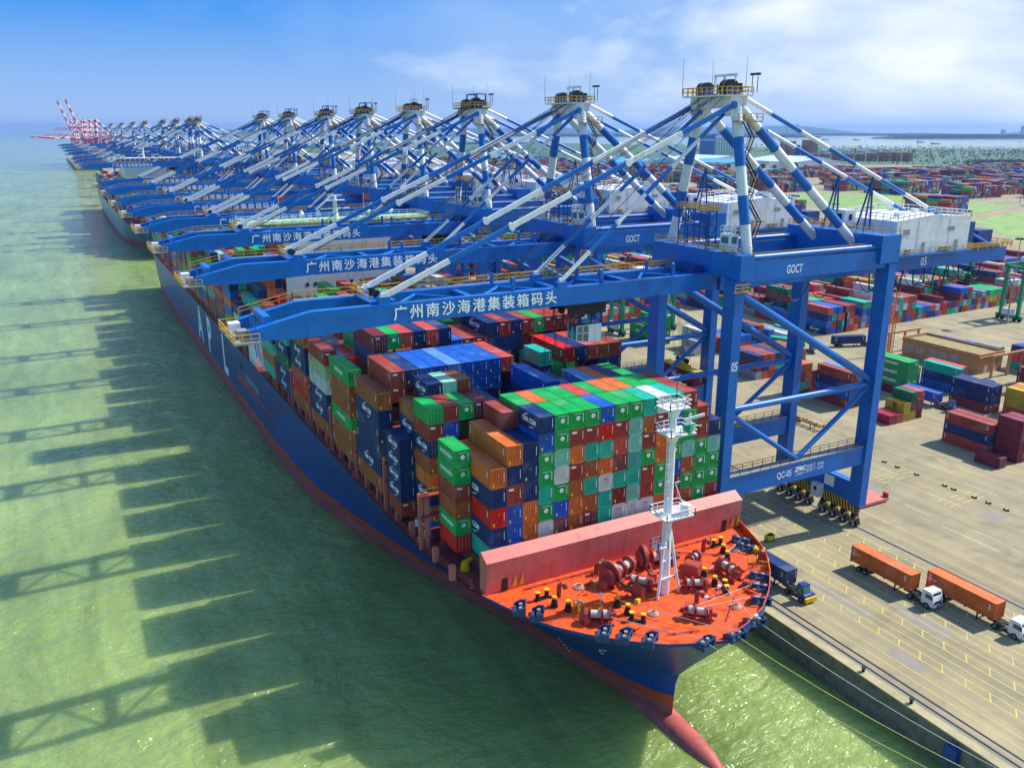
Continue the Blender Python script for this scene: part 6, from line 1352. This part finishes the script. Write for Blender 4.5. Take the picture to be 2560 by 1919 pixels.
# trucks
def chassis(t, L=12.6, col='chassis'):
    b = MB()
    for x in (-0.55, 0.55): b.box(x - 0.09, x + 0.09, 0, L, 1.02, 1.38)
    for k in range(6): b.box(-1.15, 1.15, 0.3 + k * (L - 0.8) / 5, 0.6 + k * (L - 0.8) / 5, 1.15, 1.36)
    b.build('frame', col, t)
    for y in (L - 3.6, L - 2.3):
        b = MB(); b.box(-1.0, 1.0, y - 0.07, y + 0.07, 0.43, 0.57); b.build('axle', 'dark', t)
        for x in (-1.0, 1.0):
            b = MB(); b.disc((x, y, 0.52), 'x', 0.52, 0.5, 14, 0); b.disc((x * 1.03, y, 0.52), 'x', 0.26, 0.5, 12, 1); b.build('wheel', ['tyre', 'grey'], t)
    for x in (-0.8, 0.8):
        b = MB(); b.box(x - 0.08, x + 0.08, 3.0, 3.2, 0.05, 1.1); b.box(x - 0.2, x + 0.2, 2.9, 3.3, 0.0, 0.06); b.build('landing_leg', 'dark', t)
def truck(x, y, cab, label, rz=0):
    """x = middle, y = near end of the box; the tractor stands in front of it, towards -Y."""
    t = empty('container_truck', (x, y, 0), rz); tag(t, label, 'truck', 'container trucks')
    chassis(t)
    b = MB()
    for xx in (-0.45, 0.45): b.box(xx - 0.08, xx + 0.08, -3.9, 1.6, 0.72, 1.0)
    b.box(-0.95, 0.95, -1.2, 1.1, 1.0, 1.12); b.box(-0.7, 0.7, -0.9, 0.8, 1.12, 1.24); b.box(-1.15, -0.55, -2.2, -1.3, 0.45, 1.0); b.box(0.55, 1.15, -2.2, -1.3, 0.45, 1.0); b.build('tractor_frame', 'dark', t)
    for yy in (-0.1, -3.3):
        for xx in (-1.0, 1.0):
            b = MB(); b.disc((xx, yy, 0.52), 'x', 0.52, 0.45, 14, 0); b.disc((xx * 1.02, yy, 0.52), 'x', 0.26, 0.46, 12, 1); b.build('wheel', ['tyre', 'grey'], t)
    if cab == 'white':
        b = MB(); b.poly([(-4.35, 0.55), (-2.2, 0.75), (-2.2, 2.95), (-2.5, 3.1), (-3.9, 3.1), (-4.25, 2.2), (-4.4, 1.6)], 'x', -1.2, 1.2); b.build('cab', 'white', t)
        b = MB(); b.add([(-1.05, -4.30, 2.0), (1.05, -4.30, 2.0), (0.98, -4.02, 2.85), (-0.98, -4.02, 2.85)], [(0, 1, 2, 3)]); b.build('windscreen', 'glass', t)
        for s in (-1, 1):
            b = MB(); b.box(s * 1.205 - 0.01, s * 1.205 + 0.01, -4.0, -2.9, 1.85, 2.6); b.build('side_window', 'glass', t)
            b = MB(); b.box(s * 1.35 - 0.06, s * 1.35 + 0.06, -4.3, -4.1, 1.9, 2.6); b.build('mirror', 'dark', t)
            b = MB(); b.box(s * 0.85 - 0.2, s * 0.85 + 0.2, -4.44, -4.38, 0.8, 1.02); b.build('headlight', 'glass', t)
        b = MB(); b.box(-1.2, 1.2, -4.55, -4.3, 0.45, 0.8, 0); b.box(-0.8, 0.8, -4.43, -4.38, 1.1, 1.55, 1); b.build('bumper', ['grey', 'dark'], t)
    else:
        b = MB(); b.poly([(-4.1, 0.6), (-2.4, 0.6), (-2.4, 1.6), (-2.2, 1.6), (-2.3, 3.2), (-3.5, 3.2), (-3.75, 1.7), (-4.1, 1.6)], 'x', -1.2, 0.35); b.box(0.35, 1.2, -4.1, -2.4, 0.6, 1.5); b.build('cab', 'bluecab', t)
        b = MB(); b.add([(-1.1, -3.76, 1.8), (0.25, -3.76, 1.8), (0.25, -3.53, 3.0), (-1.1, -3.53, 3.0)], [(0, 1, 2, 3)]); b.build('windscreen', 'glass_teal', t)
        b = MB(); b.box(-1.22, -1.2, -3.5, -2.5, 1.7, 2.9); b.box(0.35, 0.37, -3.5, -2.5, 1.7, 2.9); b.build('side_window', 'glass_teal', t)
        b = MB(); b.box(-1.22, 1.22, -4.45, -4.1, 0.4, 1.15); b.box(-1.22, 1.22, -4.44, -2.6, 0.42, 0.62); b.build('bumper', 'yellow', t)
        b = MB(); b.disc((-0.4, -3.0, 3.3), 'z', 0.12, 0.25, 8); b.build('beacon', 'orange', t)
    return t
truck(118.45, 80.6, 'white', 'truck with white cab under the farther of the two orange containers'); container(117.23, 80.7, 1.4, 12.19, 2.85, 'orange', 'plain', False, 'orange container on the white cabbed truck, farther of two on the quay', 'containers on trucks')
truck(122.55, 68.4, 'white', 'truck cut by the right edge under the nearer orange container'); container(121.33, 68.5, 1.4, 12.19, 2.85, 'orange', 'plain', False, 'orange container on the truck at right edge, nearer of two on the quay', 'containers on trucks')
for x, y in ((117.23, 80.7), (121.33, 68.5)):
    o = [q for q in bpy.data.objects if q.name.startswith('container') and abs(q.location.x - x - 1.219) < 0.01 and abs(q.location.y - y) < 0.01 and q.type == 'MESH'][0]
    write('CRONOS', (-1.226, 11.2, 1.6), '-x', 0.42, o, 1.0, 0.01)
truck(101.6, 91.4, 'blue', 'terminal truck with blue and yellow tractor just right of the bow'); container(100.38, 91.6, 1.4, 12.19, 2.59, 'navy', None, False, 'navy container with faded blue roof on the blue tractor truck', 'containers on trucks')
truck(252, 205.5, 'blue', 'terminal truck carrying a navy container beyond the orange mast', 1.25); o = container(0, 0, 1.4, 12.19, 2.59, 'navy', None, False, 'navy container on the truck beyond the orange mast', 'containers on trucks'); o.location = (252, 205.5, 1.4); o.rotation_euler.z = 1.25
truck(226, 209, 'blue', 'terminal truck carrying a teal container behind the near crane', 0.4); o = container(0, 0, 1.4, 12.19, 2.59, 'teal', 'cs', False, 'teal container on the truck behind the near crane', 'containers on trucks'); o.location = (226, 209, 1.4); o.rotation_euler.z = 0.4
truck(143, 168, 'blue', 'empty terminal truck on the quay behind the near crane', 0.15); truck(212.6, 144.5, 'blue', 'terminal truck under the blue container before the green pile')
tl = empty('trailer', (167.9, 146.6, 0)); tag(tl, 'empty yellow-brown container trailer on the quay', 'trailer'); chassis(tl, 12.0)
b = MB()
for y in (0.3, 6, 11.6):
    for x in (-1.1, 1.1): b.box(x - 0.15, x + 0.15, y - 0.2, y + 0.2, 1.3, 1.75)
b.build('corner_guide', 'yellow', tl)
van = empty('van', (244, 152, 0), 0.5); tag(van, 'small blue van parked near the tan building', 'van')
b = MB(); b.poly([(-2.2, 0.4), (2.2, 0.4), (2.2, 1.9), (-1.2, 1.95), (-1.8, 1.2), (-2.2, 1.05)], 'x', -0.9, 0.9); b.build('body', 'bluecab', van)
b = MB(); b.box(-0.92, 0.92, -1.1, 1.8, 1.25, 1.75); b.build('window', 'glass', van)
for x in (-0.85, 0.85):
    for y in (-1.3, 1.4):
        b = MB(); b.disc((x, y, 0.35), 'x', 0.35, 0.25, 12); b.build('wheel', 'tyre', van)
fl_ = empty('quay_fender', (93.0, 54.5, -2.2)); tag(fl_, 'small blue fender frame on the quay wall at bottom right', 'fender')
b = MB(); b.box(-0.9, 0.1, -0.9, 0.9, -0.8, 1.4); b.build('panel', 'bluecab', fl_); b = MB(); b.tube((-0.3, -0.5, 1.4), (0.2, -0.2, 2.3), 0.05, 5); b.tube((-0.3, 0.5, 1.4), (0.2, 0.2, 2.3), 0.05, 5); b.build('chain', 'dark', fl_)
for n, y in enumerate((46, 62, 30, 70)):
    f = empty('quay_bollard', (94.1, y, 0.25)); tag(f, ['iron mooring bollard on the quay edge, third along from the bow', 'iron mooring bollard on the quay edge, second along from the bow', 'iron mooring bollard on the quay edge at the bottom corner', 'iron mooring bollard on the quay edge close to the bow'][n], 'bollard', 'quay bollards')
    b = MB(); b.tube((0, 0, 0), (0, 0, 0.5), 0.24, 10, 0.2); b.build('post', 'dark', f); b = MB(); b.tube((0, 0, 0.5), (0, 0, 0.7), 0.3, 10, 0.34); b.build('head', 'dark', f)
# ------------------------------------------------------------------ far land, river, town, hills
sheet('grass_field', [(690, 560), (690, 745), (770, 800), (900, 690), (885, 640), (790, 620)], 0.02, 'grass')
sheet('grass_field', [(730, 500), (860, 540), (875, 605), (770, 580)], 0.02, 'grass')
sheet('grass_field', [(560, 330), (690, 470), (810, 500), (980, 420), (900, 300)], 0.02, 'grass')
sheet('bare_ground', [(600, 330), (660, 392), (760, 410), (720, 320)], 0.03, 'sand')
sheet('grassland', [(1750, -150), (1650, 900), (1640, 1280), (1250, 1500), (900, 1950), (800, 2500), (720, 3250), (2480, 4150), (2680, 2850), (2970, 2440), (3350, 2116), (5150, 680), (5150, -150)], 0.02, 'land')
def far_box(name, x, y, w, d, h_, m, label, cat='building', rows=0, cols=0, wm='glass', roof=None):
    t = empty(name, (x, y, 0)); tag(t, label, cat)
    b = MB(); b.box(0, w, 0, d, 0, h_); b.build('wall', m, t)
    if roof: b = MB(); b.box(-0.5, w + 0.5, -0.5, d + 0.5, h_ + 0.01, h_ + 1.2); b.build('roof', roof, t)
    me_x = me_y = None
    if rows:
        fw, fh = w / cols, h_ / (rows + 0.5)
        b = MB(); b.box(0, fw * 0.55, -0.3, 0, 0, fh * 0.5); mw = b.mesh('window', [wm]); b = MB(); nd = max(1, int(d / fw)); b.box(-0.3, 0, 0, d / nd * 0.55, 0, fh * 0.5); ms = b.mesh('window', [wm])
        for r in range(rows):
            for c in range(cols): obj('window', mw, t, (c * fw + fw * 0.22, 0, fh * 0.4 + r * fh))
            for c in range(nd): obj('window', ms, t, (0, c * d / nd + d / nd * 0.22, fh * 0.4 + r * fh))
    return t
t = far_box('office_building', 1480, 1718, 78, 58, 58, 'office_w', 'blue and white office tower rising between the crane masts', rows=11, cols=9)
b = MB(); b.box(-0.8, 0, 0, 58, 0, 58.6); b.build('curtain_wall', 'office', t); b = MB(); b.box(-1.4, -0.8, 2, 56, 46, 50); b.build('louvre_band', 'office_w', t)
b = MB(); b.box(20, 40, 15, 40, 58, 62); b.build('plant_room', 'office', t)
far_box('apartment_tower', 1638, 1624, 20, 34, 44, 'brick', 'left of the two brown towers near the river', rows=9, cols=4, roof='brick')
far_box('apartment_tower', 1692, 1604, 22, 34, 47, 'brick', 'right of the two brown towers near the river', rows=9, cols=4, roof='brick')
far_box('apartment_block', 1664, 1640, 26, 30, 36, 'office', 'blue-grey block standing between the two brown towers', rows=7, cols=4)
rnd = random.Random(4)
for k in range(9): far_box('housing_block', 1640 + 22 * k, 1545 - 16 * k, 15, 20, 17 + rnd.random() * 5, 'brick', f'{ORD[k]} brown housing block from left in the row below the towers', rows=4, cols=3)
for k in range(8): far_box('white_house', 1900 + 26 * k, 1850 - 22 * k, 16, 18, 16 + 5 * rnd.random(), 'office_w', f'{ORD[k]} small white block from left right of the towers', rows=3, cols=3)
def shed(x, y, w, d, h_, m, label):
    t = empty('warehouse', (x, y, 0)); tag(t, label, 'warehouse')
    b = MB(); b.box(0, w, 0, d, 0, h_); b.build('wall', 'office_w', t); b = MB(); b.poly([(-2, h_), (w + 2, h_), (w / 2, h_ + w * 0.05)], 'y', -2, d + 2); b.build('roof', m, t)
shed(1000, 1390, 130, 170, 12, 'shed_blue', 'long warehouse with bright blue roof before the office tower'); shed(1150, 1300, 110, 120, 12, 'shed_blue', 'blue roofed warehouse right of the long one'); shed(1280, 1250, 120, 150, 13, 'shed_pale', 'pale roofed warehouse before the brown towers'); shed(1240, 1470, 140, 140, 12, 'shed_pale', 'pale roofed warehouse at the foot of the office tower'); shed(1420, 1390, 110, 120, 12, 'shed_pale', 'pale roofed warehouse nearest the brown housing row'); shed(900, 1700, 130, 160, 12, 'shed_blue', 'blue roofed warehouse far behind the middle cranes')
# trees: a few that stand apart, then the mass of scrub
def crown(b, cx, cy, cz, r, n, rr):
    for _ in range(n):
        while True:
            p = Vector((rr.uniform(-1, 1), rr.uniform(-1, 1), rr.uniform(-0.8, 1)))
            if p.length < 1: break
        c = Vector((cx, cy, cz)) + p * r; s = r * rr.uniform(0.16, 0.32)
        u = Vector((rr.uniform(-1, 1), rr.uniform(-1, 1), rr.uniform(-1, 1))).normalized(); v = u.cross(Vector((0.3, 0.5, 0.8))).normalized(); w = u.cross(v)
        b.add([c + u * s, c - u * s * 0.6 + v * s, c - u * s * 0.6 - v * s * 0.7 + w * s * 0.6, c + w * s], [(0, 1, 2), (0, 2, 3), (0, 3, 1), (1, 3, 2)])
rr = random.Random(14)
for k in range(14):
    x, y = 1060 + 16 * k + rr.uniform(-5, 5), 1345 - 13 * k + rr.uniform(-6, 6)
    t = empty('tree', (x, y, 0)); tag(t, f'{ORD[k]} leafy tree from left in the clump before the warehouses', 'tree', 'trees before the warehouses')
    h_ = rr.uniform(9, 14); b = MB(); b.tube((0, 0, 0), (0.3, 0.1, h_ * 0.55), 0.4, 6, 0.22); b.tube((0.2, 0.1, h_ * 0.4), (1.8, 0.8, h_ * 0.7), 0.18, 5, 0.08); b.tube((0.2, 0, h_ * 0.45), (-1.6, -0.6, h_ * 0.72), 0.18, 5, 0.08); b.build('trunk', 'bark', t)
    b = MB(); crown(b, 0.2, 0.1, h_ * 0.68, h_ * 0.42, 150, rr); b.build('crown', 'leaf', t)
b = MB()
for k in range(5200):
    x = rr.uniform(1620, 4300); lo, hi = 1500 - (x - 1620) * 0.62, 2900 - (x - 1620) * 0.62
    y = rr.uniform(max(-100, lo - 500), hi)
    if y < -100 or (x < 1900 and y > 1450): continue
    if y > 2440 - (x - 2990) * 0.85 - 20: continue
    crown(b, x, y, 2.0, rr.uniform(4, 11), 5, rr)
for k in range(420): crown(b, 1800 + rr.uniform(-25, 40) + k * 0.35, 1240 - k * 0.22 + rr.uniform(-20, 20), 5, rr.uniform(4, 8), 7, rr)
for k in range(300): crown(b, rr.uniform(900, 1640), rr.uniform(1780, 3200), 3, rr.uniform(5, 12), 5, rr)
for k in range(260): f = k / 260; crown(b, 2540 + f * 830 + rr.uniform(-8, 8), 3300 - f * 1200 + rr.uniform(-40, -5) if f < 0.3 else 2960 - f * 840 + rr.uniform(-60, -12), 3, rr.uniform(6, 11), 5, rr)
tag(b.build('scrubland', 'leaf'), 'low green scrub and trees covering the flat land before the river', 'scrub', kind='stuff')
# island and far shore
def bank(name, pts, h_, m, seed, label):
    """A wooded low bank: a ground strip with an uneven tree top line and real depth."""
    r = random.Random(seed); b = MB(); n = 60
    for lane_ in range(5):
        prev = None
        for k in range(n + 1):
            f = k / n * (len(pts) - 1); i = min(int(f), len(pts) - 2); a = Vector((*pts[i], 0)).lerp(Vector((*pts[i + 1], 0)), f - i)
            nn = (Vector((*pts[-1], 0)) - Vector((*pts[0], 0))).normalized().cross(Vector((0, 0, 1))) * -1
            c = a + nn * (lane_ * 90); e = min(1, 4 * k / n, 4 * (n - k) / n) ** 0.5; z = h_ * e * r.uniform(0.65, 1.0); cur = (c + Vector((0, 0, ZW - 0.5)), c + Vector((0, 0, z)), c + nn * 60 + Vector((0, 0, z * 0.9)), c + nn * 80 + Vector((0, 0, ZW - 0.5)))
            if prev: b.add(list(prev) + list(cur), [(0, 4, 5, 1), (1, 5, 6, 2), (2, 6, 7, 3)])
            prev = cur
    o = b.build(name, m); o['kind'] = 'structure'; return o
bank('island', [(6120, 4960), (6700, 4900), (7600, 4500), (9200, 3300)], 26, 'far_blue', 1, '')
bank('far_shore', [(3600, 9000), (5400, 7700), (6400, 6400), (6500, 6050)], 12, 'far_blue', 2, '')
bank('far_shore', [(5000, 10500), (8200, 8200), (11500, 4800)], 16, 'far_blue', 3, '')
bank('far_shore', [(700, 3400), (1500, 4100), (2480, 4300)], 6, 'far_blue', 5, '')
def hills(name, y_line, seed, hmax):
    r = random.Random(seed); b = MB(); n = 90; (x0, y0), (x1, y1) = y_line; ph = [r.uniform(0, 6) for _ in range(5)]
    A, B, Cc = [], [], []
    for k in range(n + 1):
        f = k / n; p = Vector((x0 + (x1 - x0) * f, y0 + (y1 - y0) * f, 0)); nn = Vector((y1 - y0, x0 - x1, 0)).normalized() * -1
        z = hmax * max(0.05, 0.45 + 0.25 * math.sin(5 * f + ph[0]) + 0.2 * math.sin(13 * f + ph[1]) + 0.1 * math.sin(31 * f + ph[2])) * min(1, 6 * f, 6 * (1 - f))
        A.append(p + Vector((0, 0, ZW - 0.5))); B.append(p + nn * 500 + Vector((0, 0, z))); Cc.append(p + nn * 1200 + Vector((0, 0, ZW - 0.5)))
    m = n + 1; b.add(A + B + Cc, [(k, k + 1, m + k + 1, m + k) for k in range(n)] + [(m + k, m + k + 1, 2 * m + k + 1, 2 * m + k) for k in range(n)], 0, True)
    o = b.build(name, 'far_blue'); o['kind'] = 'structure'
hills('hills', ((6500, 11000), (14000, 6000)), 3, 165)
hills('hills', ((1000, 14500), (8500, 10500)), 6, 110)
rr = random.Random(31)
for k in range(7):
    x, y = 9300 + 150 * k + rr.uniform(-60, 60), 6150 - 140 * k + rr.uniform(-120, 120)
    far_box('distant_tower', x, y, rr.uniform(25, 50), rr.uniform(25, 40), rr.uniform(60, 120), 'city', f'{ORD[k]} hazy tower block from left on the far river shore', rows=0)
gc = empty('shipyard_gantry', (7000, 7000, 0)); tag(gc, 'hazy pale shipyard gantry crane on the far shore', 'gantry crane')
for x in (0, 140):
    b = MB(); b.box(x, x + 10, 0, 10, 0, 105); b.build('leg', 'city', gc)
b = MB(); b.box(-20, 170, 0, 10, 105, 117); b.build('girder', 'city', gc)
for n, (x, y) in enumerate(((4300, 3200), (4700, 3600), (5300, 4600), (5200, 4800), (5800, 3000))):
    t = empty('river_barge', (x, y, ZW)); tag(t, f'{ORD[n]} tiny barge from left on the pale river', 'boat', 'barges on the river')
    b = MB(); b.poly([(-28, 0), (28, 0), (32, 4), (-30, 4)], 'y', -6, 6); b.build('hull', 'dark', t); b = MB(); b.box(-26, -16, -4, 4, 4, 11); b.build('house', 'office_w', t)

# ------------------------------------------------------------------ haze
b = MB(); b.box(-26100, 26100, -1600, 27600, -8.6, 185.0)
hz = b.build('haze', []); hz['kind'] = 'stuff'; hz['label'] = 'thin pale blue haze over harbour and river'
hm = bpy.data.materials.new('haze'); hm.use_nodes = True; nt = hm.node_tree
for n in list(nt.nodes):
    if n.type == 'BSDF_PRINCIPLED': nt.nodes.remove(n)
pv = nt.nodes.new('ShaderNodeVolumePrincipled'); pv.inputs['Color'].default_value = (0.32, 0.54, 1.0, 1); pv.inputs['Density'].default_value = 0.00005; pv.inputs['Anisotropy'].default_value = 0.25
nt.links.new(pv.outputs['Volume'], nt.nodes['Material Output'].inputs['Volume'])
hz.data.materials.append(hm)
